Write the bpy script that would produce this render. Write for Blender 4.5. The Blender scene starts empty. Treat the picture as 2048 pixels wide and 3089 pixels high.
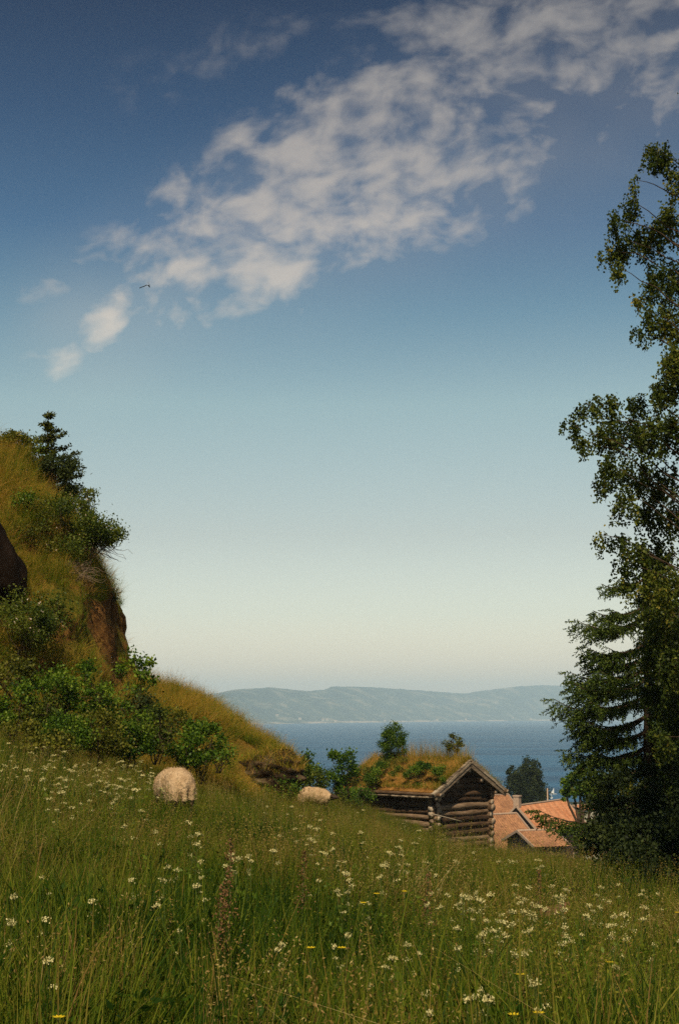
import bpy, bmesh, math, random
import numpy as np
from math import sin, cos, radians as R, pi

scene = bpy.context.scene
COL = scene.collection
# ------------------------------------------------------------------ camera
F = 4290.0                 # focal length in pixels of the 2048x3089 photograph (50 mm, upright)
PITCH = R(8.1)
cam_d = bpy.data.cameras.new("camera")
cam = bpy.data.objects.new("camera", cam_d)
COL.objects.link(cam)
cam_d.sensor_fit = 'VERTICAL'
cam_d.sensor_height = 36.0
cam_d.lens = 50.0
cam_d.clip_start = 0.1
cam_d.clip_end = 60000
cam.location = (0, 0, 0)
cam.rotation_euler = (R(90) + PITCH, 0, 0)
scene.camera = cam

# ------------------------------------------------------------------ render + exposure
scene.view_settings.view_transform = 'Standard'
scene.view_settings.look = 'None'
scene.view_settings.gamma = 1.0
scene.view_settings.exposure = -0.10
scene.render.engine = 'CYCLES'
cy = scene.cycles
cy.max_bounces = 5
cy.diffuse_bounces = 2
cy.glossy_bounces = 2
cy.transmission_bounces = 3
cy.transparent_max_bounces = 6
cy.volume_bounces = 1
cy.use_denoising = False
cy.sample_clamp_indirect = 4.0

# ------------------------------------------------------------------ sun
SUN_AZ = (-0.14, -0.99)      # the sun stands behind the viewer
SUN_EL = R(50)
sun_d = bpy.data.lights.new("sun", 'SUN')
sun = bpy.data.objects.new("sun", sun_d)
COL.objects.link(sun)
sun_d.energy = 5.0
sun_d.angle = R(0.53)
sun_d.color = (1.0, 0.85, 0.61)
from mathutils import Vector, Matrix, noise as mnoise
_s = Vector((SUN_AZ[0] * cos(SUN_EL), SUN_AZ[1] * cos(SUN_EL), sin(SUN_EL)))
sun.rotation_euler = _s.to_track_quat('Z', 'Y').to_euler()

# ------------------------------------------------------------------ node helpers
class NT:
    def __init__(s, tree): s.t = tree; s.n = tree.nodes; s.l = tree.links
    def node(s, kind, **kw):
        n = s.n.new(kind)
        for k, v in kw.items(): setattr(n, k, v)
        return n
    def put(s, sock, v):
        if isinstance(v, bpy.types.NodeSocket): s.l.new(v, sock)
        else: sock.default_value = v
    def math(s, op, a, b=0.0, c=None, clamp=False):
        n = s.node('ShaderNodeMath', operation=op); n.use_clamp = clamp
        s.put(n.inputs[0], a); s.put(n.inputs[1], b)
        if c is not None: s.put(n.inputs[2], c)
        return n.outputs[0]
    def mix(s, f, a, b, blend='MIX'):
        n = s.node('ShaderNodeMix', data_type='RGBA', blend_type=blend)
        s.put(n.inputs['Factor'], f)
        s.put(n.inputs[6], a if not isinstance(a, tuple) else (*a, 1)[:4])
        s.put(n.inputs[7], b if not isinstance(b, tuple) else (*b, 1)[:4])
        return n.outputs[2]
    def ramp(s, f, stops, interp='LINEAR'):
        n = s.node('ShaderNodeValToRGB'); r = n.color_ramp; r.interpolation = interp
        while len(r.elements) < len(stops): r.elements.new(0.5)
        for e, (p, c) in zip(r.elements, stops):
            e.position = p
            e.color = (*c, 1) if isinstance(c, tuple) else (c, c, c, 1)
        s.put(n.inputs[0], f)
        return n.outputs[0]
    def noise(s, vec, scale, detail=3.0, rough=0.55, dist=0.0, out='Fac'):
        n = s.node('ShaderNodeTexNoise')
        if vec is not None: s.put(n.inputs['Vector'], vec)
        n.inputs['Scale'].default_value = scale; n.inputs['Detail'].default_value = detail
        n.inputs['Roughness'].default_value = rough; n.inputs['Distortion'].default_value = dist
        return n.outputs[0 if out == 'Fac' else 1]
    def smooth(s, v, a, b):
        n = s.node('ShaderNodeMapRange', interpolation_type='SMOOTHSTEP')
        s.put(n.inputs[0], v); n.inputs[1].default_value = a; n.inputs[2].default_value = b
        return n.outputs[0]
    def comb(s, x, y, z=0.0):
        n = s.node('ShaderNodeCombineXYZ')
        s.put(n.inputs[0], x); s.put(n.inputs[1], y); s.put(n.inputs[2], z)
        return n.outputs[0]

# ------------------------------------------------------------------ world: Nishita sky, film toned, with a field of altocumulus
world = bpy.data.worlds.new("World")
scene.world = world
world.use_nodes = True
w = NT(world.node_tree)
w.n.clear()
sky = w.node('ShaderNodeTexSky', sky_type='NISHITA')
sky.sun_disc = False
sky.sun_elevation = SUN_EL
sky.sun_rotation = math.atan2(SUN_AZ[0], SUN_AZ[1]) % (2 * pi)
sky.altitude = 50; sky.air_density = 1.0; sky.dust_density = 1.6; sky.ozone_density = 1.5
tc = w.node('ShaderNodeTexCoord')
sep = w.node('ShaderNodeSeparateXYZ'); w.l.new(tc.outputs['Generated'], sep.inputs[0])
dx, dy, dz = sep.outputs
zz = w.math('MAXIMUM', dz, 0.0)
# the air's own colour by height over the horizon: warm dust low down, deep blue above
el = w.math('MULTIPLY', zz, 2.0)
tint = w.ramp(el, [(0.0, (3.05, 2.12, 1.50)), (0.07, (2.60, 1.96, 1.50)), (0.14, (2.08, 1.70, 1.33)), (0.25, (1.70, 1.38, 1.05)), (0.43, (1.44, 1.40, 1.04)),
                   (0.55, (0.80, 1.00, 0.89)), (0.66, (0.38, 0.62, 0.72)), (0.80, (0.21, 0.38, 0.51)), (0.95, (0.11, 0.20, 0.31))])
base = w.mix(1.0, sky.outputs[0], tint, 'MULTIPLY')
# clouds, laid on a level sheet high over the fjord
yy = w.math('MAXIMUM', dy, 0.02)
az = w.math('DIVIDE', dx, yy)
ez = w.math('DIVIDE', zz, yy)
cvec = w.comb(w.math('ADD', az, w.math('MULTIPLY', ez, -0.25)), w.math('MULTIPLY', ez, 1.25), 0.31)
warp = w.noise(cvec, 14.0, 2.0, 0.5, out='Color')
wv = w.node('ShaderNodeVectorMath', operation='MULTIPLY_ADD')
w.l.new(warp, wv.inputs[0]); wv.inputs[1].default_value = (0.035, 0.035, 0.0); w.l.new(cvec, wv.inputs[2])
n1 = w.noise(wv.outputs[0], 30.0, 3.5, 0.50)
n2 = w.noise(wv.outputs[0], 10.0, 2.0, 0.5)
n3 = w.noise(wv.outputs[0], 75.0, 3.0, 0.55)
puff = w.math('ADD', w.math('MULTIPLY', n1, 0.74), w.math('ADD', w.math('MULTIPLY', n2, 0.22), w.math('MULTIPLY', n3, 0.20)))
# the band of cloud: a sloping strip across the sky
def band(line, width):
    (a0, e0), (a1, e1) = line
    L = math.hypot(a1 - a0, e1 - e0); ux, uy = (a1 - a0) / L, (e1 - e0) / L
    da = w.math('SUBTRACT', az, a0); de = w.math('SUBTRACT', ez, e0)
    t = w.math('ADD', w.math('MULTIPLY', da, ux), w.math('MULTIPLY', de, uy))
    tc_ = w.math('MINIMUM', w.math('MAXIMUM', t, 0.0), L)
    rx = w.math('SUBTRACT', da, w.math('MULTIPLY', tc_, ux)); ry = w.math('SUBTRACT', de, w.math('MULTIPLY', tc_, uy))
    d = w.math('SQRT', w.math('ADD', w.math('MULTIPLY', rx, rx), w.math('MULTIPLY', ry, ry)))
    wd = w.math('ADD', width[0], w.math('MULTIPLY', tc_, (width[1] - width[0]) / L))
    return w.math('SUBTRACT', 1.0, w.math('DIVIDE', d, wd))
def AE(px, py):
    cx, cyy = (px - 1024) / F, (1544.5 - py) / F
    yv = cos(PITCH) - cyy * sin(PITCH)
    return (cx / yv, (sin(PITCH) + cyy * cos(PITCH)) / yv)
def gmax(*v):
    o = v[0]
    for x in v[1:]: o = w.math('MAXIMUM', o, x)
    return o
mask = gmax(w.math('MULTIPLY', band((AE(290, 1000), AE(330, 985)), (0.020, 0.020)), 0.95),
            w.math('MULTIPLY', band((AE(140, 1100), AE(420, 880)), (0.028, 0.030)), 0.28),
            w.math('MULTIPLY', band((AE(100, 850), AE(520, 700)), (0.028, 0.050)), 0.22),
            w.math('MULTIPLY', band((AE(600, 790), AE(800, 740)), (0.066, 0.066)), 1.1),
            w.math('MULTIPLY', band((AE(640, 700), AE(1350, 420)), (0.068, 0.095)), 0.95),
            w.math('MULTIPLY', band((AE(900, 480), AE(1750, 0)), (0.075, 0.115)), 0.80),
            w.math('MULTIPLY', band((AE(1500, 200), AE(2200, 120)), (0.085, 0.10)), 0.55),
            w.math('MULTIPLY', band((AE(440, 250), AE(900, 100)), (0.04, 0.055)), 0.15))
mask = w.math('MAXIMUM', mask, 0.0)
m2 = w.math('POWER', mask, 0.55)
dens = w.math('ADD', w.math('MULTIPLY', puff, 1.25), w.math('MULTIPLY', m2, 0.40))
dens = w.smooth(dens, 0.80, 1.26)
dens = w.math('MULTIPLY', dens, w.smooth(mask, 0.0, 0.25))
veil = w.math('MULTIPLY', w.smooth(band((AE(300, 940), AE(1900, 240)), (0.09, 0.16)), 0.0, 1.0), w.math('MULTIPLY', n2, 0.24))
dens = w.math('MAXIMUM', w.math('MULTIPLY', dens, 0.72), veil)
cloudc = w.ramp(w.math('MULTIPLY', ez, 1.9), [(0.40, (10.9, 9.2, 7.4)), (0.60, (7.6, 6.6, 5.6)), (0.95, (4.2, 3.9, 3.7))])
skyc = w.mix(dens, base, cloudc)
bg = w.node('ShaderNodeBackground'); bg.inputs['Strength'].default_value = 0.10
w.l.new(skyc, bg.inputs[0])
wo = w.node('ShaderNodeOutputWorld'); w.l.new(bg.outputs[0], wo.inputs[0])

# ------------------------------------------------------------------ helpers: space
rng = np.random.default_rng(11)
random.seed(5)
def P(px, py, Y):
    a, e = AE(px, py)
    return Vector((a * Y, Y, e * Y))
def fn(x, y, z=0.0):
    return mnoise.noise(Vector((x, y, z)))
def sstep(t):
    t = np.clip(t, 0, 1); return t * t * (3 - 2 * t)

CC = np.array([(p - 1024) / F for p in (-900, -250, 0, 512, 1024, 1400, 2048, 2500, 3400)])
YY = np.array([-60, 0, 10, 20, 30, 40, 55, 62, 75, 110, 170, 300, 520, 840, 1000.])
ZT = np.array([
 [-0.2, -0.9, -1.1, -1.3, -1.5, -1.6, -1.8, -1.9, -2.2],
 [-1.2, -1.5, -1.5, -1.55, -1.6, -1.65, -1.75, -1.8, -1.9],
 [-0.9, -1.2, -1.3, -1.5, -1.68, -1.82, -2.05, -2.2, -2.6],
 [-0.4, -0.8, -1.0, -1.5, -1.95, -2.35, -2.75, -2.95, -3.5],
 [0.0, -0.4, -0.7, -1.6, -2.55, -3.30, -3.75, -4.0, -4.6],
 [0.0, -0.4, -0.8, -1.9, -3.05, -4.35, -4.85, -5.0, -5.8],
 [-0.6, -1.0, -1.6, -2.7, -3.35, -5.65, -6.1, -6.3, -7.2],
 [-1.5, -2.0, -2.5, -3.6, -4.0, -5.9, -6.8, -7.2, -8.2],
 [-6, -6, -7, -8, -8.5, -9, -9.5, -10, -10],
 [-12.] * 9, [-18.] * 9, [-27.] * 9, [-40.] * 9, [-49.] * 9, [-60.] * 9])
def _cr(p0, p1, p2, p3, t):
    return 0.5 * (2 * p1 + (p2 - p0) * t + (2 * p0 - 5 * p1 + 4 * p2 - p3) * t * t + (3 * p1 - p0 - 3 * p2 + p3) * t ** 3)
def G(x, y):
    """height of the meadow and of the land below it"""
    x = np.asarray(x, float); y = np.asarray(y, float)
    c = np.clip(x / np.maximum(y, 12.0), CC[0], CC[-1])
    y = np.clip(y, YY[0], YY[-1])
    i = np.clip(np.searchsorted(YY, y, side='right') - 1, 0, len(YY) - 2); ty = (y - YY[i]) / (YY[i + 1] - YY[i])
    j = np.clip(np.searchsorted(CC, c, side='right') - 1, 0, len(CC) - 2); tx = (c - CC[j]) / (CC[j + 1] - CC[j])
    rows = []
    for k in (-1, 0, 1, 2):
        r = np.clip(i + k, 0, len(YY) - 1)
        a, b = ZT[r, j], ZT[r, j + 1]
        s = tx
        rows.append(a + (b - a) * s)
    z = _cr(*rows, ty)
    z = np.where(y > 75, rows[1] + (rows[2] - rows[1]) * ty, z)
    return z + 0.05 * np.sin(x * 1.3 + 0.5 * y) * np.sin(y * 0.9 - 0.4 * x) + 0.03 * np.sin(x * 3.1 + 1) * np.sin(y * 2.7)

_hp = [(-700, 1050), (-300, 1190), (-100, 1290), (0, 1372), (60, 1400), (130, 1470), (200, 1540), (262, 1640), (300, 1700), (322, 1750), (332, 1810),
       (345, 1880), (368, 1960), (385, 2030), (400, 2078), (470, 2100), (540, 2104), (600, 2122), (650, 2160), (690, 2196), (740, 2232), (800, 2262),
       (832, 2290), (850, 2345), (868, 2410), (890, 2500)]
_HX = np.array([P(a, b, 38).x for a, b in _hp]); _HZ = np.array([P(a, b, 38).z for a, b in _hp])
def hill(x, y):
    """height of the hill above the meadow"""
    x = np.asarray(x, float); y = np.asarray(y, float)
    wob = 0.35 * np.sin(y * 0.55 + 1.0) + 0.18 * np.sin(y * 1.7) + 0.10 * np.sin(y * 3.9 + 2)
    wob = wob - (0.35 * np.sin(38 * 0.55 + 1.0) + 0.18 * np.sin(38 * 1.7) + 0.10 * np.sin(38 * 3.9 + 2))
    xs = x * (38 / np.clip(y, 20, 60)) ** 0.8 + wob * np.clip((38 - y) / 6, -1, 1) ** 2 * 0.5
    r = np.interp(xs, _HX, _HZ) - G(x, np.full_like(y, 38.0))
    r = np.where(xs > _HX[-1], 0, r)
    yb = 23.0 + np.clip(x + 9, 0, 9) * 1.25
    t = (y - yb) / (38 - yb)
    t = t + 0.03 * np.sin(x * 1.9 + y * 0.8) + 0.02 * np.sin(x * 4.1 - y * 1.3)
    s = sstep(t)
    # ledges
    s = s + 0.035 * np.sin(s * 6 * pi + 0.8 * np.sin(x * 0.9)) * np.clip(4 * s * (1 - s), 0, 1)
    back = 1 - sstep((y - 43) / 22)
    return r * np.where(t <= 0, 0, s) * back
def GH(x, y):
    return G(x, y) + np.maximum(hill(x, y), 0)
def g1(x, y): return float(GH(np.array([x]), np.array([y]))[0])
def on_ground(px, py, h=0.0, y0=4.0, y1=66.0):
    """the place where the ray of a photograph pixel comes down to h above the ground"""
    a, e = AE(px, py)
    ys = np.arange(y0, y1, 0.05)
    d = e * ys - (GH(a * ys, ys) + h)
    k = np.nonzero(d <= 0)[0]
    if len(k) == 0: return None
    y = ys[k[0]]
    return (a * y, y, g1(a * y, y))

# ------------------------------------------------------------------ helpers: objects
def tag(o, label=None, cat=None, group=None, kind=None):
    if label: o['label'] = label
    if cat: o['category'] = cat
    if group: o['group'] = group
    if kind: o['kind'] = kind
    return o
def empty(name, loc, label=None, cat=None, group=None, rz=0.0):
    o = bpy.data.objects.new(name, None); COL.objects.link(o)
    o.empty_display_size = 0.2
    o.location = loc; o.rotation_euler = (0, 0, rz)
    return tag(o, label, cat, group)
def link(name, me, parent=None):
    o = bpy.data.objects.new(name, me); COL.objects.link(o)
    if parent is not None: o.parent = parent
    return o
def npmesh(name, V, Fq, mats, parent=None, tint=None, mi=None, smooth=False, loops=4, link_it=True):
    V = np.asarray(V, np.float32); Fq = np.asarray(Fq, np.int32)
    me = bpy.data.meshes.new(name)
    me.vertices.add(len(V)); me.vertices.foreach_set('co', V.ravel())
    n = len(Fq)
    me.loops.add(n * loops); me.loops.foreach_set('vertex_index', Fq.ravel())
    me.polygons.add(n); me.polygons.foreach_set('loop_start', np.arange(n, dtype=np.int32) * loops)
    if mi is not None: me.polygons.foreach_set('material_index', np.asarray(mi, np.int32))
    me.update(calc_edges=True)
    if smooth: me.polygons.foreach_set('use_smooth', np.ones(n, bool))
    if tint is not None:
        a = me.attributes.new('tint', 'FLOAT', 'POINT'); a.data.foreach_set('value', np.asarray(tint, np.float32))
    for m in (mats if isinstance(mats, (list, tuple)) else [mats]): me.materials.append(m)
    if not link_it:
        return me
    return link(name, me, parent)
class MB:
    """gathers boxes and tubes, then links them as one mesh"""
    def __init__(s): s.V = []; s.F = []; s.T = []; s.M = []; s.n = 0
    def add(s, V, Fq, t=0.5, m=0):
        V = np.asarray(V, float); s.M += [m] * len(Fq)
        s.V.append(V); s.F += [tuple(int(a) + s.n for a in f) for f in Fq]
        s.T.append(np.full(len(V), t) if np.isscalar(t) else t); s.n += len(V)
        return s
    def tube(s, pts, rad, k=6, t=0.5, cap=True, cap_m=0):
        pts = np.asarray(pts, float); n = len(pts)
        rad = np.full(n, rad) if np.isscalar(rad) else np.asarray(rad, float)
        T = np.gradient(pts, axis=0); T /= np.linalg.norm(T, axis=1)[:, None] + 1e-9
        up = np.array([0, 0, 1.0]) if abs(T[0][2]) < 0.9 else np.array([1.0, 0, 0])
        A = np.cross(T, up); A /= np.linalg.norm(A, axis=1)[:, None] + 1e-9
        B = np.cross(A, T)
        ang = np.arange(k) * 2 * pi / k
        V = pts[:, None, :] + rad.reshape(n, -1, 1) * (np.cos(ang)[None, :, None] * A[:, None, :] + np.sin(ang)[None, :, None] * B[:, None, :])
        V = V.reshape(-1, 3)
        Fq = [(i * k + j, (i + 1) * k + j, (i + 1) * k + (j + 1) % k, i * k + (j + 1) % k) for i in range(n - 1) for j in range(k)]
        if cap: Fq += [tuple(range(k)), tuple(reversed(range((n - 1) * k, n * k)))]
        s.add(V, Fq, t)
        if cap: s.M[-2:] = [cap_m, cap_m]
        return s
    def box(s, c, size, rot=None, t=0.5, m=0):
        h = np.array(size) / 2
        V = np.array([[x, y, z] for x in (-1, 1) for y in (-1, 1) for z in (-1, 1)]) * h
        if rot is not None: V = V @ np.array(rot).T
        return s.add(V + np.array(c), [(0, 1, 3, 2), (4, 6, 7, 5), (0, 4, 5, 1), (2, 3, 7, 6), (0, 2, 6, 4), (1, 5, 7, 3)], t, m)
    def build(s, name, mats, parent=None, smooth=False, link_it=True):
        V = np.vstack(s.V); T = np.concatenate(s.T)
        me = bpy.data.meshes.new(name)
        me.from_pydata(V.tolist(), [], s.F)
        me.polygons.foreach_set('use_smooth', np.full(len(me.polygons), smooth))
        me.polygons.foreach_set('material_index', np.array(s.M, np.int32))
        a = me.attributes.new('tint', 'FLOAT', 'POINT'); a.data.foreach_set('value', T.astype(np.float32))
        for m in (mats if isinstance(mats, (list, tuple)) else [mats]): me.materials.append(m)
        me.update()
        return link(name, me, parent) if link_it else me
def grid_mesh(name, xs, ys, zf, mat, parent=None, disp=None):
    X, Y = np.meshgrid(xs, ys)
    Z = zf(X.ravel(), Y.ravel())
    V = np.stack([X.ravel(), Y.ravel(), Z], 1)
    if disp is not None: V = disp(V)
    nx, ny = len(xs), len(ys)
    i = np.arange(nx - 1)[None, :] + np.arange(ny - 1)[:, None] * nx
    Fq = np.stack([i, i + 1, i + 1 + nx, i + nx], -1).reshape(-1, 4)
    return npmesh(name, V, Fq, mat, parent, smooth=True)

# ------------------------------------------------------------------ materials
def material(name, rough=0.85, spec=0.2):
    m = bpy.data.materials.new(name); m.use_nodes = True
    t = NT(m.node_tree); t.bsdf = t.n['Principled BSDF']; t.out = t.n['Material Output']
    t.bsdf.inputs['Roughness'].default_value = rough
    t.bsdf.inputs['Specular IOR Level'].default_value = spec
    g = t.node('ShaderNodeNewGeometry'); t.pos = g.outputs['Position']; t.nor = g.outputs['Normal']
    return m, t
def tint_attr(t):
    a = t.node('ShaderNodeAttribute'); a.attribute_name = 'tint'; return a.outputs['Fac']
def leaf_material(name, stops, trans=0.35, scale=0.9, patch=0.35, rough=0.5, obj_rand=0.0, spec=0.15):
    m, t = material(name)
    v = tint_attr(t)
    n = t.noise(t.pos, scale, 5.0, 0.62)
    v = t.math('ADD', v, t.math('MULTIPLY', t.math('SUBTRACT', n, 0.5), patch * 2))
    if obj_rand:
        oi = t.node('ShaderNodeObjectInfo')
        v = t.math('ADD', v, t.math('MULTIPLY', t.math('SUBTRACT', oi.outputs['Random'], 0.5), obj_rand))
    c = t.ramp(v, stops)
    t.put(t.bsdf.inputs['Base Color'], c)
    t.bsdf.inputs['Roughness'].default_value = rough
    t.bsdf.inputs['Specular IOR Level'].default_value = spec
    tr = t.node('ShaderNodeBsdfTranslucent')
    t.put(tr.inputs[0], t.mix(1.0, c, (1.25, 1.35, 0.55), 'MULTIPLY'))
    mx = t.node('ShaderNodeMixShader'); mx.inputs[0].default_value = trans
    t.l.new(t.bsdf.outputs[0], mx.inputs[1]); t.l.new(tr.outputs[0], mx.inputs[2])
    t.l.new(mx.outputs[0], t.out.inputs[0])
    return m
M = {}
M['grass'] = leaf_material('meadow_grass', [(0.0, (0.012, 0.032, 0.003)), (0.25, (0.040, 0.082, 0.006)), (0.5, (0.155, 0.180, 0.014)),
                                            (0.68, (0.21, 0.17, 0.028)), (0.82, (0.25, 0.14, 0.045)), (1.0, (0.42, 0.32, 0.12))], 0.30, 0.55, 0.52, 0.6, 0.46, 0.08)
M['dry'] = leaf_material('dry_grass', [(0.0, (0.06, 0.11, 0.008)), (0.35, (0.17, 0.21, 0.016)), (0.65, (0.43, 0.25, 0.04)), (1.0, (0.58, 0.34, 0.10))], 0.33, 0.6, 0.35, 0.7, 0.25, 0.05)
M['leaf'] = leaf_material('broad_leaf', [(0.0, (0.018, 0.045, 0.006)), (0.5, (0.080, 0.155, 0.014)), (1.0, (0.25, 0.33, 0.035))], 0.45, 1.2, 0.2, 0.45)
M['rose'] = leaf_material('rose_leaf', [(0.0, (0.015, 0.032, 0.007)), (0.5, (0.075, 0.11, 0.014)), (1.0, (0.19, 0.20, 0.03))], 0.4, 1.0, 0.25, 0.5)
M['olive'] = leaf_material('olive_leaf', [(0.0, (0.03, 0.04, 0.008)), (0.5, (0.13, 0.14, 0.016)), (1.0, (0.26, 0.23, 0.035))], 0.4, 1.0, 0.25, 0.5)
M['birch'] = leaf_material('birch_leaf', [(0.0, (0.018, 0.032, 0.006)), (0.5, (0.062, 0.088, 0.013)), (0.9, (0.17, 0.18, 0.025)), (1.0, (0.27, 0.22, 0.04))], 0.35, 0.7, 0.25, 0.45)
M['needle'] = leaf_material('spruce_needle', [(0.0, (0.008, 0.018, 0.004)), (0.5, (0.042, 0.072, 0.010)), (1.0, (0.125, 0.155, 0.020))], 0.10, 0.8, 0.25, 0.6)
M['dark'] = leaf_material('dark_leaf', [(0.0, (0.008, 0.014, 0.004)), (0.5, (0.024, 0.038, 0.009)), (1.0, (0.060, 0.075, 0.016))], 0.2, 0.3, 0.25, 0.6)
M['rust'] = leaf_material('rust_seed', [(0.0, (0.10, 0.05, 0.02)), (1.0, (0.30, 0.15, 0.07))], 0.2, 2.0, 0.2)
def flat_petal(name, c, trans=0.25):
    return leaf_material(name, [(0.0, tuple(x * 0.75 for x in c)), (1.0, c)], trans, 3.0, 0.1, 0.6)
M['white_petal'] = flat_petal('white_petal', (0.74, 0.65, 0.32))
M['rose_petal'] = flat_petal('rose_petal', (0.78, 0.62, 0.52))
M['yellow_petal'] = flat_petal('yellow_petal', (0.85, 0.60, 0.02))

def bark(name, a, b, scale=6.0, white=None):
    m, t = material(name, 0.9, 0.1)
    n = t.noise(t.pos, scale, 4.0, 0.65)
    c = t.ramp(n, [(0.3, a), (0.7, b)])
    if white:
        mp = t.node('ShaderNodeMapping'); t.l.new(t.pos, mp.inputs[0]); mp.inputs['Scale'].default_value = (1, 1, 6)
        c = t.mix(t.smooth(t.noise(mp.outputs[0], 3.0, 3.0), 0.45, 0.55), white, c)
    t.put(t.bsdf.inputs['Base Color'], c)
    return m
M['bark'] = bark('brown_bark', (0.035, 0.022, 0.014), (0.10, 0.07, 0.045))
M['birch_bark'] = bark('birch_bark', (0.04, 0.03, 0.02), (0.09, 0.06, 0.04), 5.0, (0.42, 0.38, 0.32))
M['twig'] = bark('bare_twig', (0.10, 0.07, 0.05), (0.26, 0.19, 0.13), 8.0)
M['stem'] = bark('green_stem', (0.05, 0.08, 0.015), (0.10, 0.12, 0.03), 10.0)

def ground_mat(name, cols, scale, bump=0.4, rock=None):
    m, t = material(name, 0.95, 0.05)
    n = t.noise(t.pos, scale, 6.0, 0.62)
    c = t.ramp(n, cols)
    if rock:
        s = t.node('ShaderNodeSeparateXYZ'); t.l.new(t.nor, s.inputs[0])
        nz = t.math('ADD', s.outputs[2], t.math('MULTIPLY', t.math('SUBTRACT', t.noise(t.pos, 1.6, 4.0), 0.5), 0.5))
        rc = t.ramp(t.noise(t.pos, 3.2, 6.0, 0.7), [(0.28, (0.025, 0.014, 0.007)), (0.45, (0.13, 0.058, 0.018)), (0.60, (0.34, 0.16, 0.045)), (0.8, (0.46, 0.27, 0.11))])
        vd = t.node('ShaderNodeVectorMath', operation='DISTANCE'); t.l.new(t.pos, vd.inputs[0]); vd.inputs[1].default_value = ROCKC
        face = t.math('ADD', vd.outputs['Value'], t.math('MULTIPLY', t.noise(t.pos, 1.5, 4.0), 1.4))
        c = t.mix(t.math('MINIMUM', t.smooth(nz, 0.20, 0.44), t.smooth(face, 1.7, 2.1)), rc, c)
    t.put(t.bsdf.inputs['Base Color'], c)
    b = t.node('ShaderNodeBump'); b.inputs['Strength'].default_value = bump; b.inputs['Distance'].default_value = 0.12
    if rock: b.inputs['Distance'].default_value = 0.25
    t.put(b.inputs['Height'], t.noise(t.pos, scale * (6 if rock else 4), 8.0, 0.75)); t.l.new(b.outputs[0], t.bsdf.inputs['Normal'])
    return m
ROCKC = tuple(P(318, 1950, 34.5))
M['soil'] = ground_mat('meadow_soil', [(0.3, (0.010, 0.014, 0.004)), (0.5, (0.022, 0.028, 0.006)), (0.7, (0.055, 0.040, 0.014))], 1.4)
M['hill'] = ground_mat('hill_turf_and_rock', [(0.3, (0.06, 0.075, 0.010)), (0.45, (0.16, 0.14, 0.018)), (0.6, (0.34, 0.18, 0.035)), (0.75, (0.22, 0.13, 0.035))], 0.9, 0.9, True)
M['turf'] = ground_mat('roof_turf', [(0.3, (0.06, 0.05, 0.012)), (0.5, (0.28, 0.13, 0.03)), (0.65, (0.42, 0.21, 0.06)), (0.8, (0.22, 0.10, 0.03))], 1.5, 0.9)
# ------------------------------------------------------------------ the setting
xs = np.unique(np.concatenate([np.linspace(-3000, -60, 16), np.linspace(-60, -16, 16), np.linspace(-16, 20, 150), np.linspace(20, 80, 16), np.linspace(80, 3000, 16)]))
ys = np.unique(np.concatenate([np.linspace(-60, 4, 14), np.linspace(4, 76, 260), np.linspace(76, 170, 20), np.linspace(170, 1000, 24)]))
ground = grid_mesh('ground', xs, ys, lambda x, y: G(x, y), M['soil'])
tag(ground, kind='structure')
def hill_disp(V):
    out = V.copy()
    for i, (x, y, z) in enumerate(V):
        if hill(x, y) <= 0.02: continue
        p = Vector((x, y, z * 1.2))
        d = mnoise.noise_vector(p * 0.8) * 0.28 + mnoise.turbulence_vector(p * 1.7, 4, True, amplitude_scale=0.55, frequency_scale=2.2) * 0.20 - Vector((0.1, 0.1, 0.1)) + mnoise.noise_vector(p * 7.0) * 0.05
        out[i] = (x + d.x, y + d.y * 0.8, z + d.z * 0.6)
    return out
hx = np.unique(np.concatenate([np.arange(-18, -7.5, 0.16), np.arange(-7.5, -4.4, 0.06), np.arange(-4.4, 0.9, 0.14)]))
hy = np.unique(np.concatenate([np.arange(24, 44, 0.14), np.arange(44, 66, 0.7)]))
hillo = grid_mesh('hill', hx, hy, lambda x, y: np.where(hill(x, y) > 0.0, GH(x, y), G(x, y) - 0.25), M['hill'], disp=hill_disp)
tag(hillo, kind='structure')

m, t = material('fjord_water', 0.45, 0.12)
mp = t.node('ShaderNodeMapping'); t.l.new(t.pos, mp.inputs[0]); mp.inputs['Scale'].default_value = (0.0009, 0.005, 1)
c = t.ramp(t.noise(mp.outputs[0], 2.5, 4.0, 0.6), [(0.40, (0.003, 0.052, 0.130)), (0.60, (0.014, 0.100, 0.210))])
t.put(t.bsdf.inputs['Base Color'], c)
b = t.node('ShaderNodeBump'); b.inputs['Strength'].default_value = 1.0; b.inputs['Distance'].default_value = 1.2
t.put(b.inputs['Height'], t.noise(t.pos, 0.35, 4.0, 0.7)); t.l.new(b.outputs[0], t.bsdf.inputs['Normal'])
WZ = -48.0
water = npmesh('water', [(-9000, 300, WZ), (9000, 300, WZ), (14000, 15000, WZ), (-14000, 15000, WZ)], [(0, 1, 2, 3)], m)
tag(water, kind='structure')

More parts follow.
